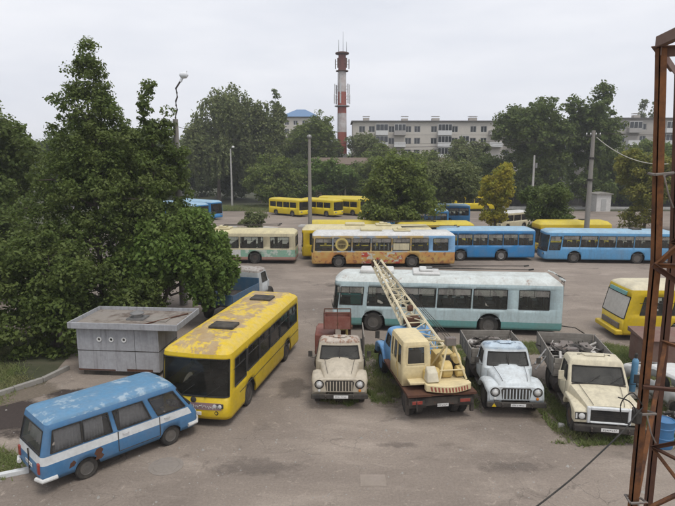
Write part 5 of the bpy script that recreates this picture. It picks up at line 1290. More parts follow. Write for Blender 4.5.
def leaves_mesh(rs, cent, rad, per, size, droop=0.0, flat=0.7):
    n = len(cent)*per
    c = np.repeat(cent, per, 0); r = np.repeat(rad, per)
    d = rs.normal(0, 1, (n,3)); d /= np.linalg.norm(d,axis=1)[:,None]
    rr = r*rs.uniform(0.15,1,n)**0.6
    p = c + d*rr[:,None]*np.array([1,1,flat])
    if droop: p[:,2] -= droop*r*rs.uniform(0,1,n)**1.3*np.clip(np.linalg.norm((p-c)[:,:2],axis=1)/np.maximum(r,1e-3),0,1)*2
    nrm = d*0.55 + rs.normal(0,0.55,(n,3)) + np.array([0,0,0.55]); nrm /= np.linalg.norm(nrm,axis=1)[:,None]
    u = np.cross(nrm, rs.normal(0,1,(n,3))); u /= np.linalg.norm(u,axis=1)[:,None]
    if droop:
        u[:,2] -= 0.8*droop; u /= np.linalg.norm(u,axis=1)[:,None]
    w = np.cross(nrm, u); w /= np.linalg.norm(w,axis=1)[:,None]
    s = size*rs.uniform(0.45,1.5,n)
    L_ = u*s[:,None]; W_ = w*(s*0.34)[:,None]
    V = np.stack([p-L_*0.5, p+W_-L_*0.05, p+L_*0.55, p-W_-L_*0.05], 1)
    return V.reshape(-1,3), np.arange(n*4).reshape(-1,4)

def lobes_clumps(rs, lobes, n, cr, shell_=0.45):
    vol = np.array([l[3]*l[4]*l[5] for l in lobes])**0.55; vol = vol/vol.sum(); C_, Rr = [], []
    for l, f in zip(lobes, vol):
        k = max(3, int(n*f)); d = rs.normal(0,1,(k,3)); d /= np.linalg.norm(d,axis=1)[:,None]
        q = d*(rs.uniform(shell_**3,1,k)**(1/3))[:,None]*rs.uniform(0.85,1.1,k)[:,None]
        C_.append(np.array(l[:3])+q*np.array(l[3:6])); Rr.append(cr*rs.uniform(0.55,1.35,k))
    return np.concatenate(C_), np.concatenate(Rr)

def tree(name, label, loc, lobes, n_cl, cr, per, leaf, mat, trunk=(0.2,2.0), seed=0, droop=0.0, group=None, flat=0.7, limbs=26, cat='tree', strands=0):
    rs = np.random.RandomState(seed+11)
    root = empty(name, label, cat, (*loc,0), 0, group)
    c, r = lobes_clumps(rs, lobes, n_cl, cr)
    c[:,2] = np.maximum(c[:,2], 0.25)
    V, F = leaves_mesh(rs, c, r, per, leaf, droop, flat)
    V[:,2] = np.maximum(V[:,2], 0.03)
    if strands:
        k = rs.randint(0,len(c),strands); m_ = 26
        t = np.tile(np.linspace(0,1,m_), strands); st = np.repeat(c[k],m_,0); ln = np.repeat(rs.uniform(0.15,0.5,strands)*max(l[5] for l in lobes)*1.3, m_)
        out = (st[:,:2]-np.array(lobes[0][:2])); out /= (np.linalg.norm(out,axis=1)[:,None]+1e-6)
        p = st.copy(); p[:,:2] += out*(0.25*np.sin(t*2))[:,None]*1.2; p[:,2] -= t*ln
        V2, F2 = leaves_mesh(rs, p, np.full(len(p), leaf*0.7), 3, leaf, 1.0, 1.0)
        ok = V2.reshape(-1,4,3)[:,:,2].min(1) > 0.3; V2 = V2.reshape(-1,4,3)[ok].reshape(-1,3)
        F = np.concatenate([F, np.arange(len(V2)).reshape(-1,4)+len(V)]); V = np.concatenate([V, V2])
    me = mesh_np('crown', V, F, mat)
    o = bpy.data.objects.new('crown', me); COL.objects.link(o); o.parent = root
    tr, th = trunk; top = 0.82*max(l[2]+l[5]*0.6 for l in lobes); cx = np.mean([l[0] for l in lobes]); cy = np.mean([l[1] for l in lobes])
    m = MB(); pts = [(0,0,-0.05),(0.05,0.02,th*0.5),(cx*0.3,cy*0.3,th),(cx*0.7,cy*0.7,(th+top)/2),(cx,cy,top)]
    m.tube(pts, tr, 9, 0, tr*0.15)
    m.lathe([(tr*1.5,-0.05),(tr*1.15,0.25),(tr*0.95,0.6)],(0,0,0),'z',9)
    for q in rs.choice(len(c), min(limbs,len(c)), replace=False):
        e = Vector(c[q]); z0 = max(th*0.7, min(e.z-0.2*(abs(e.x)+abs(e.y)), top*0.9)); k = min(max((z0-th)/max(top-th,0.1),0),1)
        s0 = Vector((cx*(0.3+0.7*k), cy*(0.3+0.7*k), z0)); md = (s0+e)/2+Vector((0,0,0.15*(e-s0).length))
        m.tube([s0, md, e], tr*0.38*(1-0.5*k), 5, 0, tr*0.08)
    m.build('trunk', m_bark, root)
    return root

def cone_lobes(H, r0, z0, n, tip=0.25, seed=0, wob=0.15):
    rs = np.random.RandomState(seed); out = []
    for k in range(n):
        t = k/(n-1); z = z0+(H-z0)*t; r = r0*(1-t)**0.8+tip
        for q in range(3 if t < 0.75 else 1):
            a = rs.uniform(0,6.28); f = r*0.38*(1 if t < 0.75 else 0.2)
            out.append((f*math.cos(a), f*math.sin(a), z+rs.uniform(-0.3,0.3), r*rs.uniform(0.62,0.8), r*rs.uniform(0.62,0.8), max(r*0.4,(H-z0)/n*0.9)))
    return out
def ball_lobes(rx, rz, zc, n, seed, cx=0, cy=0, ry=None):
    rs = np.random.RandomState(seed); out = [(cx,cy,zc,rx*0.62,(ry or rx)*0.62,rz*0.7)]
    for k in range(n):
        a = 2*math.pi*k/n+rs.uniform(-0.5,0.5); e = rs.uniform(-0.55,0.85)
        f = rs.uniform(0.45,0.7); out.append((cx+rx*f*math.cos(a)*math.cos(e*0.9), cy+(ry or rx)*f*math.sin(a)*math.cos(e*0.9), zc+rz*0.62*e*1.1, rx*rs.uniform(0.3,0.46), (ry or rx)*rs.uniform(0.3,0.46), rz*rs.uniform(0.26,0.4)))
    return out

# left foreground group
tree('broadleaf_tree', 'tall pointed dark green tree left of the kiosk, the highest in the photo', (-13.3,31), [(0,0,14.7,0.4,0.4,0.8),(0,0,14.0,0.65,0.65,0.9),(0.1,0,13.0,1.1,1.1,1.2),(-0.3,0,11.8,1.5,1.5,1.3),(0.5,0,11.2,1.5,1.5,1.2),(-0.9,0.2,10.0,1.6,1.6,1.4),(0.9,-.3,9.6,1.8,1.7,1.5),(0,0,9,2.4,2.2,1.6),(-1.6,0,8.0,1.9,1.9,1.6),(1.6,-.2,7.7,2.0,1.9,1.6),(0,-1,6.8,2.8,2.2,1.8),(-2.4,0,5.8,2.2,2.1,1.8),(2.2,-.4,5.4,2.2,2,1.8),(0,-.8,4.2,3.4,2.8,2.2),(-3,-.3,3.2,2.2,2.2,2),(2.6,-.5,2.8,2.2,2,1.9),(0,-1,1.8,3.2,2.4,1.6)], 1150, 0.5, 72, 0.15, lf_dark, (0.28,1.5), 1, limbs=50)
tree('broadleaf_tree', 'slim tree with two thin leafy tips right of the tall pointed tree', (-10.9,33), [(0,0,12.6,0.35,0.35,0.8),(0.05,0,11.4,0.65,0.65,1.1),(-0.1,0,10,1.1,1.1,1.3),(1.0,0.4,11.2,0.3,0.3,0.7),(1.0,0.4,10.1,0.6,0.6,1.0),(1.1,0.3,8.8,1.0,1.0,1.3),(0,0,8.2,1.7,1.6,1.5),(0.8,0,6.6,2.1,1.9,1.7),(-0.5,0,5,2,1.9,1.8),(1.4,0,4.4,1.9,1.8,1.8),(0.3,0,2.8,2.2,2,1.6),(-1.3,0,9.4,1.2,1.2,1.5),(-1.4,0,7.6,1.6,1.5,1.6)], 420, 0.45, 80, 0.18, lf_dark, (0.18,2), 2)
tree('weeping_tree', 'fresh green tree with hanging branches above the kiosk and the blue truck bed', (-9.7,30.2), [(1.3,-0.3,4.6,2.6,2.0,1.5),(2.5,-0.5,3.9,1.7,1.5,1.5),(0.2,-0.4,4.1,1.8,1.7,1.6),(2.0,-0.3,5.6,1.3,1.2,0.8),(-0.9,-0.2,3.4,1.4,1.3,1.5),(3.3,-0.5,3.1,0.9,0.9,1.1),(2.7,-0.8,2.6,1.1,0.9,1.1)], 330, 0.5, 90, 0.2, lf_lite, (0.17,2.2), 3, 0.55, strands=240)
tree('bush', 'dense dark bush against the left side of the kiosk', (-13.6,26.0), ball_lobes(2.7,3.2,3.0,9,4)+[(0.6,-1.0,1.2,1.7,1.4,1.2),(-1.2,-1.2,1.2,1.8,1.4,1.2)], 280, 0.5, 85, 0.17, lf_dark, (0.12,1.0), 4, limbs=16)
tree('bush', 'large shrub at the left edge over the dark lawn', (-17.6,24.8), ball_lobes(3.3,3.7,3.7,9,6)+[(0,-1.5,1.4,2.6,1.6,1.4)], 330, 0.55, 80, 0.19, lf_mid, (0.14,1.0), 5, limbs=16)
tree('bush', 'dark undergrowth bush between the kiosk and the weeping tree', (-10.6,27.6), ball_lobes(2.0,1.6,1.6,7,8), 150, 0.45, 80, 0.17, lf_dark, (0.08,0.6), 6, limbs=10)
tree('broadleaf_tree', 'rounded tree rising behind the shrub at the far left edge', (-25.5,41), ball_lobes(5.2,6.0,8.6,11,9), 380, 0.8, 75, 0.26, lf_dark, (0.25,4), 7)
tree('broadleaf_tree', 'full tree right of the leaning concrete lamp pole at the left', (-19.8,52), ball_lobes(3.6,5.2,7.4,10,10), 300, 0.75, 75, 0.28, lf_mid, (0.22,3), 8)
tree('broadleaf_tree', 'dark tree filling the gap behind the pointed tree', (-22.0,58), ball_lobes(5,5.5,7.5,10,12), 300, 0.85, 70, 0.3, lf_dark, (0.22,3), 9)

tree('broadleaf_tree', 'dark tree between the pointed tree and the shrub at the left edge', (-23.5,35), ball_lobes(4.2,3.6,4.6,10,71)+[(0,-0.5,1.6,3.4,2.6,1.6)], 320, 0.7, 80, 0.22, lf_dark, (0.2,1.5), 71)
# behind the yard
tree('broadleaf_tree', 'tall green tree touching the left side of the striped tower', (-3.2,137), ball_lobes(4.2,7.0,11.2,10,81)+[(0,0,4,4,4,3)], 270, 1.1, 55, 0.46, lf_mid, (0.35,4), 81)
tree('willow', 'big pale willow in the left background with trailing branches', (-24.5,116), ball_lobes(7.4,11.5,15.2,13,13), 460, 1.5, 55, 0.5, lf_grey, (0.5,5), 10, 0.8, strands=340)
tree('willow', 'second pale willow right of the biggest one, a little lower', (-15.8,119), ball_lobes(5.6,9.6,13.4,11,14), 330, 1.3, 55, 0.5, lf_grey, (0.45,5), 11, 0.8, strands=260)
tree('poplar', 'slim dark poplar beside the far block with the blue roof', (-16.2,152), cone_lobes(26.5,2.2,6,9,1.0,15), 190, 1.0, 55, 0.5, lf_dark, (0.35,5), 12)
tree('broadleaf_tree', 'tall loose tree left of the striped tower', (-5.2,131), ball_lobes(5.5,8.5,12.5,11,16), 300, 1.2, 55, 0.48, lf_mid, (0.4,5), 13)
tree('broadleaf_tree', 'tall mid green tree rising just right of the blue roofed block', (-7.5,142), ball_lobes(5.0,8.0,12.6,10,61)+[(0,0,5,4.5,4,3)], 280, 1.2, 55, 0.48, lf_grey, (0.35,4), 61)
tree('broadleaf_tree', 'bushy tree covering the foot of the blue roofed block', (-12.5,136), ball_lobes(5.0,6.5,9.0,10,62)+[(0,0,4,4.5,4,3)], 270, 1.2, 55, 0.48, lf_mid, (0.35,4), 62)
tree('broadleaf_tree', 'leafy tree covering the left end of the long pale block', (9.0,128), ball_lobes(5.6,6.5,8.4,10,64)+[(0,0,3.5,5,4.5,3)], 280, 1.1, 55, 0.46, lf_mid, (0.35,4), 64)
tree('broadleaf_tree', 'dense green tree just behind the white transformer booth', (60.5,109), ball_lobes(6.5,7.0,7.6,11,65)+[(0,0,3.2,6,4.5,3)], 330, 1.1, 58, 0.45, lf_mid, (0.35,3), 65)
tree('broadleaf_tree', 'pale green tree at far right between the willow and the right hand block', (66,116), ball_lobes(5.5,6.5,8.0,10,63)+[(0,0,3.5,5,4.5,3)], 290, 1.1, 55, 0.45, lf_lite, (0.35,4), 63)
tree('broadleaf_tree', 'greyish tree right behind the foot of the striped tower', (6.5,135), ball_lobes(5.2,7.5,9.6,10,17), 270, 1.2, 55, 0.48, lf_grey, (0.35,4), 14)
tree('bush', 'broad low green bush behind the slanted yellow buses, left part', (-12.2,106), ball_lobes(6.2,5.0,5.0,10,18), 330, 1.0, 60, 0.4, lf_mid, (0.25,2), 15)
tree('bush', 'broad low green bush behind the slanted yellow buses, right part', (-2.0,108), ball_lobes(5.6,4.6,4.7,10,19), 300, 1.0, 60, 0.4, lf_lite, (0.25,2), 16)
tree('broadleaf_tree', 'bushy tree behind the lowest brown roofed shed', (10.5,108), ball_lobes(6.2,5.4,6.6,10,20), 300, 1.0, 60, 0.4, lf_mid, (0.28,3), 17)
tree('broadleaf_tree', 'large bushy tree in the middle of the photo above the mural trolleybus', (6.3,58.6), ball_lobes(3.6,4.5,5.9,13,21)+[(-0.5,-2.2,3.9,2.8,2.0,1.0),(2.0,-2.0,3.9,2.4,2.0,1.0),(-2.4,-1.2,3.6,1.6,1.6,1.2)], 470, 0.72, 85, 0.27, lf_mid, (0.25,2), 18, limbs=34)
tree('broadleaf_tree', 'grey green spreading tree right of the central bushy tree', (14.2,74), ball_lobes(5.0,3.7,6.2,12,22), 360, 0.8, 75, 0.3, lf_grey, (0.25,2.5), 19)
tree('broadleaf_tree', 'small tree with orange yellow leaves in the middle row', (18.6,66), ball_lobes(2.4,3.2,5.6,10,23)+[(-0.2,0,2.6,1.6,1.5,1.2)], 210, 0.6, 75, 0.26, lf_gold, (0.16,2), 20)
tree('broadleaf_tree', 'low round dark tree between the two blue buses', (22.2,59.2), ball_lobes(2.9,2.6,4.1,11,24)+[(0,-0.5,1.9,2.1,1.9,1.2)], 280, 0.6, 85, 0.23, lf_dark, (0.18,1.2), 21)
tree('broadleaf_tree', 'giant dark tree on the right, its crown the widest there', (36.5,105), ball_lobes(7.2,9.0,12.6,14,25)+[(0,0,4.5,6,5,3)], 480, 1.25, 65, 0.48, lf_dark, (0.55,4), 22)
tree('broadleaf_tree', 'dark tree with a feathery top overlapping the concrete power pole', (46.0,104), ball_lobes(5.2,9.2,13.0,12,26)+[(1.5,0,21,1.8,1.8,1.8),(0,0,4.5,5,4,3)], 400, 1.15, 65, 0.45, lf_dark, (0.5,4), 23)
tree('willow', 'low weeping willow behind the white transformer booth', (54.5,113), ball_lobes(6.4,5.6,7.6,12,27)+[(0,-1,3.0,5.5,4,2.5)], 360, 1.0, 60, 0.42, lf_mid, (0.35,3), 24, 0.9, strands=340)
tree('broadleaf_tree', 'olive yellow tree behind the rusty mast at the right', (35.2,64), ball_lobes(4.3,4.3,6.2,13,28)+[(-1.2,-0.5,2.6,2.2,2,1.4)], 400, 0.72, 75, 0.27, lf_oliv, (0.24,2), 25)
tree('broadleaf_tree', 'dark tree at the right edge behind the rusty mast', (43,69), ball_lobes(4.2,5.0,6.5,11,29), 300, 0.8, 70, 0.3, lf_dark, (0.25,2), 26)
tree('poplar', 'twin topped grey poplar on the horizon above the right hand block', (102,192), cone_lobes(28,2.6,5,9,1.0,30)+[(4.0,0,25,1.4,1.4,3.5),(4.0,0,20,2,2,4)], 220, 1.3, 50, 0.7, lf_grey, (0.4,5), 27)
tree('bush', 'small round bush in front of the far yellow buses', (-10.4,69), ball_lobes(1.8,1.3,1.5,8,31), 110, 0.42, 75, 0.2, lf_grey, (0.06,0.5), 28, limbs=8)
tree('broadleaf_tree', 'round tree in front of the long pale block, right of its middle', (27.5,120), ball_lobes(5.4,4.6,9.0,10,32), 290, 1.1, 55, 0.45, lf_grey, (0.3,4), 29)
tree('broadleaf_tree', 'leafy tree in front of the long pale block, left of its middle', (17.5,124), ball_lobes(5.6,5.0,7.0,10,33), 290, 1.1, 55, 0.45, lf_mid, (0.3,3), 30)
t0 = tree('broadleaf_tree', 'one of the plain dark trees massed along the back of the yard', (-38,120), ball_lobes(6.5,7.2,8.2,12,40)+[(0,0,2.8,5.5,5,2.6)], 380, 1.25, 60, 0.5, lf_dark, (0.35,3), 31, group='dark trees massed along the back of the yard')
rb_ = random.Random(5)
for (x, y, s) in ((-52,112,1.0),(-46,135,1.15),(-34,140,1.1),(-24,130,0.8),(-10,124,0.72),(2,124,0.62),(22,114,0.66),(31,113,0.8),(42,118,0.95),(62,122,0.72),(70,112,0.75),(80,118,0.8),(-62,128,1.1)):
    clone(t0, (x,y,0), rb_.uniform(0,360), t0['label'], scale=(s*rb_.uniform(0.95,1.1), s, s*rb_.uniform(0.92,1.05)))
# far wood on the horizon: one mass
rs = np.random.RandomState(99); n = 900
cx = np.c_[rs.uniform(-260,420,n), rs.uniform(230,300,n), rs.uniform(1,13,n)]
V, F = leaves_mesh(rs, cx, np.full(n,5.0)*rs.uniform(.6,1.3,n), 36, 2.0)
V[:,2] = np.maximum(V[:,2], 0.02)
fw = bpy.data.objects.new('far_wood', mesh_np('far_wood', V, F, lf_dark)); COL.objects.link(fw)
tag(fw, 'distant dark wood along the horizon behind the apartment blocks', 'wood', kind='stuff')

# ------------------------------------------------------------------ apartment blocks
m_panel = M('pale panel wall', (0.58,0.54,0.48), 0.85, dirt_amt=0.25, dsc=0.25, spec=0.2)
m_panel2 = M('grey brick wall', (0.44,0.41,0.375), 0.85, dirt_amt=0.3, dsc=0.3, spec=0.2)
m_bwhite = M('white balcony panel', (0.68,0.68,0.67), 0.6, dirt_amt=0.2)
m_bgrey = M('grey balcony panel', (0.40,0.38,0.36), 0.7, dirt_amt=0.3)
m_wframe = M('white window frame', (0.6,0.6,0.58), 0.6, dirt_amt=0.2)
m_pane = M('dark window pane', (0.03,0.035,0.04), 0.12, dirt_amt=0.1, spec=0.6)
def block(label, x0, x1, y, H, storeys, bays, balc, wall, roofm=None, depth=12, rz=0, seed=1):
    """bays: window x positions (local); balc: {(bay index range), storeys, glazed}"""
    root = empty('apartment_block', label, 'building', ((x0+x1)/2, y, 0), rz)
    W = x1-x0; MB_ = MB; hs_ = (H-1.2)/storeys
    w = MB(); wx = sorted(bays); ww, wh = 1.5, 1.5
    segs = [-W/2]+[v for b in wx for v in (b-ww/2,b+ww/2)]+[W/2]
    for k in range(0,len(segs),2): w.box(segs[k],segs[k+1],0,0.35,0,H)
    for b in wx:
        zz = 0
        for f in range(storeys):
            zb = 0.9+f*hs_+0.6
            w.box(b-ww/2,b+ww/2,0,0.35,zz,zb); zz = zb+wh
        w.box(b-ww/2,b+ww/2,0,0.35,zz,H)
    w.box(-W/2,-W/2+0.35,0.35,depth,0,H).box(W/2-0.35,W/2,0.35,depth,0,H).box(-W/2+0.35,W/2-0.35,depth-0.35,depth,0,H)
    w.build('wall', wall, root)
    sm = MB()
    for f in range(1,storeys): sm.box(-W/2,W/2,-0.02,0.0,0.9+f*hs_-0.03,0.9+f*hs_+0.03)
    sm.build('panel_joint', m_bgrey, root)
    fm = None
    for b in wx:
        for f in range(storeys):
            zb = 0.9+f*hs_+0.6
            if fm is None:
                q = MB()
                for a in ((-ww/2,-ww/2+0.09,0,wh),(ww/2-0.09,ww/2,0,wh),(-ww/2+0.09,ww/2-0.09,0,0.09),(-ww/2+0.09,ww/2-0.09,wh-0.09,wh),(-0.04,0.04,0.09,wh-0.09)): q.box(a[0],a[1],0.12,0.2,a[2],a[3])
                fo = q.build('window', m_wframe, root); po = MB().box(-ww/2+0.02,ww/2-0.02,0.15,0.17,0.02,wh-0.02).build('pane', m_pane, fo); fm = (fo.data, po.data)
            else:
                fo = bpy.data.objects.new('window', fm[0]); COL.objects.link(fo); fo.parent = root
                po = bpy.data.objects.new('pane', fm[1]); COL.objects.link(po); po.parent = fo
            fo.location = (b,0,zb)
    r = MB().box(-W/2-0.4,W/2+0.4,-0.5,depth+0.4,H,H+0.25).build('roof', roofm or M('dark roof felt',(0.13,0.125,0.12),0.9), root)
    rn = random.Random(seed)
    for k in range(int(W/9)):
        cx_ = -W/2+4+k*9+rn.uniform(-1,1); s = rn.uniform(0.5,1.0)
        MB().box(cx_-s,cx_+s,5,6.5,H+0.25,H+1.1+rn.uniform(0,0.5)).box(cx_-s-0.1,cx_+s+0.1,4.9,6.6,H+1.62,H+1.72).build('vent_stack', m_panel2, r)
    for b0, b1, floors, glazed in balc:
        for f in floors:
            z = 0.9+f*hs_
            g = MB().box(b0,b1,-1.25,-0.02,z-0.12,z).box(b0,b1,-1.25,-1.19,z,z+1.0).box(b0,b0+0.06,-1.19,-0.02,z,z+1.0).box(b1-0.06,b1,-1.19,-0.02,z,z+1.0)
            q = g.build('balcony', m_bwhite if glazed else (m_bgrey if (f+int(b0))%2 else m_bwhite), root)
            if glazed or rn.random() < 0.4:
                gl_ = MB(); nn_ = int((b1-b0)/0.8)
                for k in range(nn_+1): xx = b0+(b1-b0-0.08)*k/nn_; gl_.box(xx,xx+0.08,-1.24,-1.16,z+1.0,z+2.45)
                gl_.box(b0,b1,-1.26,-1.12,z+2.45,z+2.55)
                gl_.build('glazing_bars', m_wframe, q); MB().box(b0+0.08,b1-0.08,-1.19,-1.17,z+1.0,z+2.45).build('pane', m_pane, q)
    return root
block('long pale five storey block with white balconies behind the central trees', 3.8, 40.6, 140, 18.2, 6, [-16.2,-13.8,-9.0,-4.9,-2.7,1.4,6.5,11.0,13.6], [(-12.9,-9.9,(4,5),True),(-8.4,-5.6,(2,3,4,5),False),(2.2,5.6,(3,4,5),True),(7.3,9.8,(2,3,4),True),(14.8,18.0,(2,3,4,5),False)], m_panel, seed=3)
block('pale block set back between the long block and the giant tree', 41.2, 58, 146, 18.4, 6, [-6.5,-3.5,0,3.5,6.5], [(-5.6,-4.2,(3,4,5),False),(0.9,2.8,(3,4,5),True)], m_panel2, seed=5)
block('brownish grey block with white balconies at the right edge of the photo', 63.5, 90, 140, 18.9, 6, [-10.5,-7,-2.0,1.8,9.0], [(-6.0,-2.9,(3,4,5),False),(3.0,7.8,(2,3,4,5),True)], m_panel2, seed=7)
fb_ = block('distant grey block with a blue hipped roof left of the striped tower', -19, -6.5, 195, 23.2, 8, [-4.5,-1.5,1.5,4.5], [], m_panel, seed=9)
hp = MB(); i = [hp.p(c) for c in ((-6.8,-0.8,23.5),(6.8,-0.8,23.5),(6.8,12.8,23.5),(-6.8,12.8,23.5),(-1.5,6,26.4),(1.5,6,26.4))]
for q in ((0,1,5,4),(1,2,5),(2,3,4,5),(3,0,4),(3,2,1,0)): hp.face([i[k] for k in q])
hp.build('hip_roof', M('blue metal roof',(0.10,0.2,0.36),0.5,dirt_amt=0.2), fb_)

# low shed with brown roof
sh = empty('shed', 'long low brick shed with a brown roof, mostly behind the trees under the striped tower', 'building', (7.0,121,0), 0)
MB().box(-13,17,0,8,0,8.0).build('wall', M('ochre shed wall',(0.36,0.26,0.17),0.85,dirt_amt=0.4), sh)
rr = MB(); rr.prism([(-0.6,7.9),(-0.6,8.1),(4,9.5),(8.6,8.1),(8.6,7.9),(4,9.3)],'x',-13.4,17.4); rr.build('roof', M('brown shed roof',(0.15,0.11,0.085),0.85,dirt_amt=0.3), sh)
for k in range(8):
    f = MB().box(-12+k*3.7,-10.4+k*3.7,-0.06,-0.002,4.6,6.4).build('window', m_wframe, sh); MB().box(-11.9+k*3.7,-10.5+k*3.7,-0.07,-0.06,4.7,6.3).build('pane', m_pane, f)

# striped tower with antennas
TW = empty('striped_tower', 'tall red and white striped tower with antennas on its upper half', 'tower', (1.2,150,0))
m_tred = M('faded red tower paint',(0.36,0.09,0.06),0.8,dirt=(0.22,0.15,0.13),dirt_amt=0.75,dsc=0.8,spec=0.2); m_twh = M('faded white tower paint',(0.58,0.55,0.53),0.8,dirt=(0.3,0.2,0.18),dirt_amt=0.75,dsc=0.8,spec=0.2)
m_ttop = M('dark rusty tower top',(0.19,0.07,0.055),0.8,dirt=(0.12,0.08,0.07),dirt_amt=0.7,dsc=1.2,spec=0.2)
zb = [0,5,10.6,16.2,21.0,26.4,31.5,36.2]; rad = lambda z: 1.36-0.011*z
for k, (a, b) in enumerate(zip(zb, zb[1:])):
    MB().lathe([(rad(a),a),(rad(b),b)],(0,0,0),'z',28).build('band', m_ttop if k == 6 else m_tred if k%2==0 else m_twh, TW)
an = MB()
MB().lathe([(1.25,31.4),(1.6,31.5),(1.6,31.7),(1.25,31.8)],(0,0,0),'z',24).lathe([(1.25,35.6),(1.75,35.8),(1.75,36.1),(1.0,36.3)],(0,0,0),'z',24).build('platform', m_rustdk, TW)
m_ant = M('antenna grey',(0.55,0.55,0.55),0.5,dirt_amt=0.2)
for z, n, rr_ in ((24.5,6,2.0),(27.0,6,1.9),(33.3,5,1.75)):
    for k in range(n):
        a = 2*math.pi*k/n+0.3
        q = MB(); q.M = Matrix.Rotation(a,4,'Z'); q.box(rr_,rr_+0.16,-0.16,0.16,z-1.1,z+1.3).tube([(1.0,0,z),(rr_,0,z)],0.05,5).tube([(1.0,0,z+0.8),(rr_,0,z+0.8)],0.04,5)
        q.build('antenna_panel', m_ant if z < 30 else m_rustdk, TW)
MB().lathe([(1.5,22.6),(1.95,22.7),(1.95,22.9),(1.5,23.0)],(0,0,0),'z',20).build('platform', m_steel, TW)
la = MB()
for s in (-0.25,0.25): la.tube([(-1.42,-0.5+s,0),(-1.2,-0.5+s,31)],0.05,4)
for k in range(60): la.tube([(-1.42+k*0.0036,-0.75,0.5+k*0.5),(-1.42+k*0.0036,-0.25,0.5+k*0.5)],0.03,4)
la.build('ladder', m_dark, TW)
for x, h in ((0.2,41.3),(-0.9,39.3),(1.1,38.8)): MB().tube([(x,0,36.1),(x,0,h)],0.07,5,0,0.03).build('whip_antenna', m_dark, TW)

tree('bush', 'leafy green bush directly under the striped tower beside the short pale post', (5.2,109.5), ball_lobes(4.6,4.6,4.8,10,51), 280, 1.0, 60, 0.4, lf_mid, (0.25,2), 41)
tree('bush', 'green tree behind the far yellow buses at the foot of the shed', (1.5,114), ball_lobes(4.6,4.2,4.6,10,52), 260, 1.0, 60, 0.4, lf_dark, (0.25,2), 42)

# transformer booth, fence
bo = empty('transformer_booth', 'white brick transformer booth with a flat dark lid beyond the street', 'booth', (46.6,99.5,0), 4)
MB().box(-1.3,1.3,-1.2,1.2,0,3.0).build('wall', M('whitewashed brick',(0.58,0.57,0.55),0.85,dirt_amt=0.35), bo)
MB().prism([(-1.55,3.0),(1.55,3.0),(1.5,3.15),(0,3.45),(-1.5,3.15)],'y',-1.5,1.5).build('roof', m_conc, bo)
MB().box(-0.45,0.45,-1.24,-1.2,0.2,2.2).build('door', M('grey booth door',(0.4,0.4,0.39),0.7), bo)
fe = MB()
for k in range(60): fe.box(24+k,24.9+k,111.6,111.68,0,1.8)
fe.box(24,84,111.69,111.75,0.4,0.5).box(24,84,111.69,111.75,1.4,1.5)
fo = fe.build('fence', M('dark board fence',(0.06,0.055,0.05),0.8)); tag(fo, 'dark board fence under the big trees beyond the street', 'fence')

# ------------------------------------------------------------------ poles, lamps, wires
def pole(label, loc, H, r, mat, arm=None, cross=False, name='lamp_post', lean=0, cat='lamp post'):
    p = empty(name, label, cat, (*loc,0))
    MB().lathe([(r,0),(r*0.98,0.5),(r*0.6,H),(0.01,H+0.02)],(0,0,0),'z',12).build('pole', mat, p, ang=60)
    if arm: arm(p, H)
    if cross:
        MB().box(-0.7,0.7,-0.06,0.06,H-0.55,H-0.43).build('crossarm', m_dark, p)
        for x in (-0.62,-0.25,0.25,0.62): MB().lathe([(0.02,H-0.43),(0.02,H-0.36),(0.06,H-0.33),(0.05,H-0.24),(0.02,H-0.2)],(x,0,0),'z',10).build('insulator', m_bwhite, p)
    return p
def arm1(p, H):
    pts = [(0,0,H-0.6)]+[(0.02+0.16*k/10+0.05*math.sin(k*1.9), 0.05*math.cos(k*1.9), H-0.4+k*0.24) for k in range(10)]+[(0.35,0,H+2.1),(0.55,0,H+2.35)]
    MB().tube(pts,0.05,6).tube([(0,-0.2,H-0.2),(0,-0.2,H-0.9)],0.05,5).build('lamp_arm', m_dark, p)
    MB().tube([(0.40,0,H+2.15),(0.45,0,H+2.25),(0.55,0,H+2.42),(0.68,0,H+2.6),(0.78,0,H+2.72),(0.82,0,H+2.76)],0.09,12,0,0.02).lathe([(0.02,-0.28),(0.15,-0.2),(0.2,0.0),(0.17,0.16),(0.02,0.26)],(0.62,0,H+2.52),'x',14).build('lamp_head', M('pale lamp head',(0.72,0.74,0.76),0.3,dirt_amt=0.1), p)
pole('leaning grey concrete pole with a twisted lamp arm among the left trees', (-9.6,34), 11.3, 0.26, m_pole, arm1)
def arm2(p, H):
    MB().tube([(0,0,H-0.4),(0.1,-0.1,H+0.1),(0.5,-0.3,H+0.35)],0.05,6).build('lamp_arm', m_steel, p)
    MB().lathe([(0.02,0.3),(0.22,0.2),(0.26,0.0),(0.16,-0.12),(0.01,-0.14)],(0.55,-0.35,H+0.3),'z',14).build('lamp_head', m_bwhite, p)
pole('thin white lamp post on the grass at the far end of the yard', (-20.1,107), 11.0, 0.2, m_paleconc, arm2)
pole('round topped grey pole rising between the cream and the mural trolleybuses', (-2.65,53.75), 10.9, 0.22, m_pole, lambda p, H: MB().lathe([(0.02,H),(0.2,H+0.05),(0.24,H+0.2),(0.16,H+0.36),(0.02,H+0.4)],(0,0,0),'z',14).build('lamp_head', m_steel, p))
pole('short pale post just below the striped tower', (1.5,109), 7.2, 0.2, M('yellowed post',(0.48,0.42,0.3),0.8,dirt_amt=0.3), None, name='post', cat='post')
def arm3(p, H): MB().box(0.2,0.5,-0.15,0.1,H-2.0,H-1.2).tube([(0,0,H-1.6),(0.35,0,H-1.6)],0.04,5).build('switch_box', m_steel, p)
pole('short concrete post with a grey box above the low round dark tree', (31.2,90), 9.7, 0.22, m_paleconc, arm3, name='utility_pole', cat='utility pole')
P5 = pole('tall square topped concrete power pole behind the light blue bus', (23.5,52.5), 11.6, 0.27, m_pole, None, True, 'utility_pole', cat='utility pole')
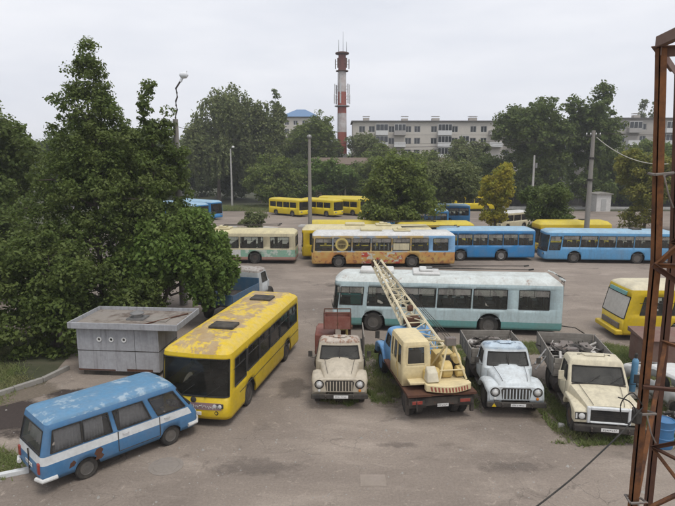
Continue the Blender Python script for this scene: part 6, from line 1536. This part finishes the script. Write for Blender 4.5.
MB().lathe([(0.29,7.0),(0.3,7.05),(0.3,7.15),(0.29,7.2)],(0,0,0),'z',12).lathe([(0.26,9.0),(0.27,9.05),(0.27,9.15),(0.26,9.2)],(0,0,0),'z',12).build('steel_band', m_dark, P5)
def wire(label, p, q, sag, r, mat, n=24):
    p, q = Vector(p), Vector(q); pts = [p+(q-p)*k/n - Vector((0,0,sag*4*(k/n)*(1-k/n))) for k in range(n+1)]
    o = MB().tube(pts, r, 5).build('cable', mat); tag(o, label, 'cable'); return o
wire('pale sagging cable from the concrete power pole towards the rusty mast', (23.75,52.3,11.0), (3.5,6.05,8.2), 1.1, 0.02, m_paleconc, 40) if False else wire('pale sagging cable from the concrete power pole to the olive tree', (23.75,52.4,11.0), (29.2,50,8.6), 0.75, 0.035, M('pale cable',(0.5,0.48,0.42),0.7), 30)
for k, (z, x) in enumerate(((11.5,-0.62),(11.5,0.25),(11.5,0.62))):
    wire(('upper','middle','lower')[k]+' of three thin wires from the round topped pole to the concrete power pole', (-2.65,53.75,10.6-k*0.3), (23.75+x,52.5,11.38), 0.5+0.12*k, 0.014, m_dark, 30)
    wire(('upper','middle','lower')[k]+' of three thin wires from the concrete power pole to the right edge', (23.75+x,52.5,11.38), (60,62,12.2+k*0.4), 0.6, 0.014, m_dark, 30)
wire('thin wire from the leaning pole over the left trees to the round topped pole', (-9.6,34,10.9), (-2.65,53.75,10.6), 0.5, 0.014, m_dark, 30)
def smooth(ps, n=7):
    ps = [Vector(q) for q in ps]; ps = [2*ps[0]-ps[1]]+ps+[2*ps[-1]-ps[-2]]; out = []
    for a, b, c, d in zip(ps, ps[1:], ps[2:], ps[3:]):
        for k in range(n):
            t = k/n; out.append(0.5*((2*b)+(c-a)*t+(2*a-5*b+4*c-d)*t*t+(3*b-a-3*c+d)*t**3))
    return out+[ps[-2]]
pts = smooth([(3.47,6.0,6.12),(3.3,5.85,6.08),(3.12,5.66,6.05),(2.62,5.2,6.0),(2.12,4.7,6.02),(1.61,4.2,6.07),(1.1,3.7,6.15),(0.2,2.6,6.5)])
cb_ = MB().tube(pts, 0.008, 6).build('cable', m_rub); tag(cb_, 'black cable hanging from the rusty mast across the bottom right corner', 'cable')
cb2 = MB().tube(smooth([(3.47,6.0,6.15),(3.3,5.93,6.33),(3.17,5.9,6.22),(3.2,5.9,6.02),(3.3,5.93,5.97),(3.36,5.93,6.1),(3.26,5.9,6.24),(3.12,5.88,6.3)]), 0.007, 6).build('cable', m_rub); tag(cb2, 'loose black cable loop tied to the rusty mast leg', 'cable')

# ------------------------------------------------------------------ haze: moist air over the whole place
hz = MB().box(-620,620,-70,920,-1,46).build('haze', (lambda m: (setattr(m,'use_nodes',True), m)[1])(bpy.data.materials.new('haze')))
t = hz.data.materials[0].node_tree; t.nodes.clear()
o = t.nodes.new('ShaderNodeOutputMaterial'); pv_ = t.nodes.new('ShaderNodeVolumePrincipled')
pv_.inputs['Color'].default_value = (0.93,0.95,1,1); pv_.inputs['Density'].default_value = 0.0006; pv_.inputs['Anisotropy'].default_value = 0.2
t.links.new(pv_.outputs[0], o.inputs['Volume'])
tag(hz, 'thin pale haze filling the air over the whole yard', 'haze', kind='stuff')
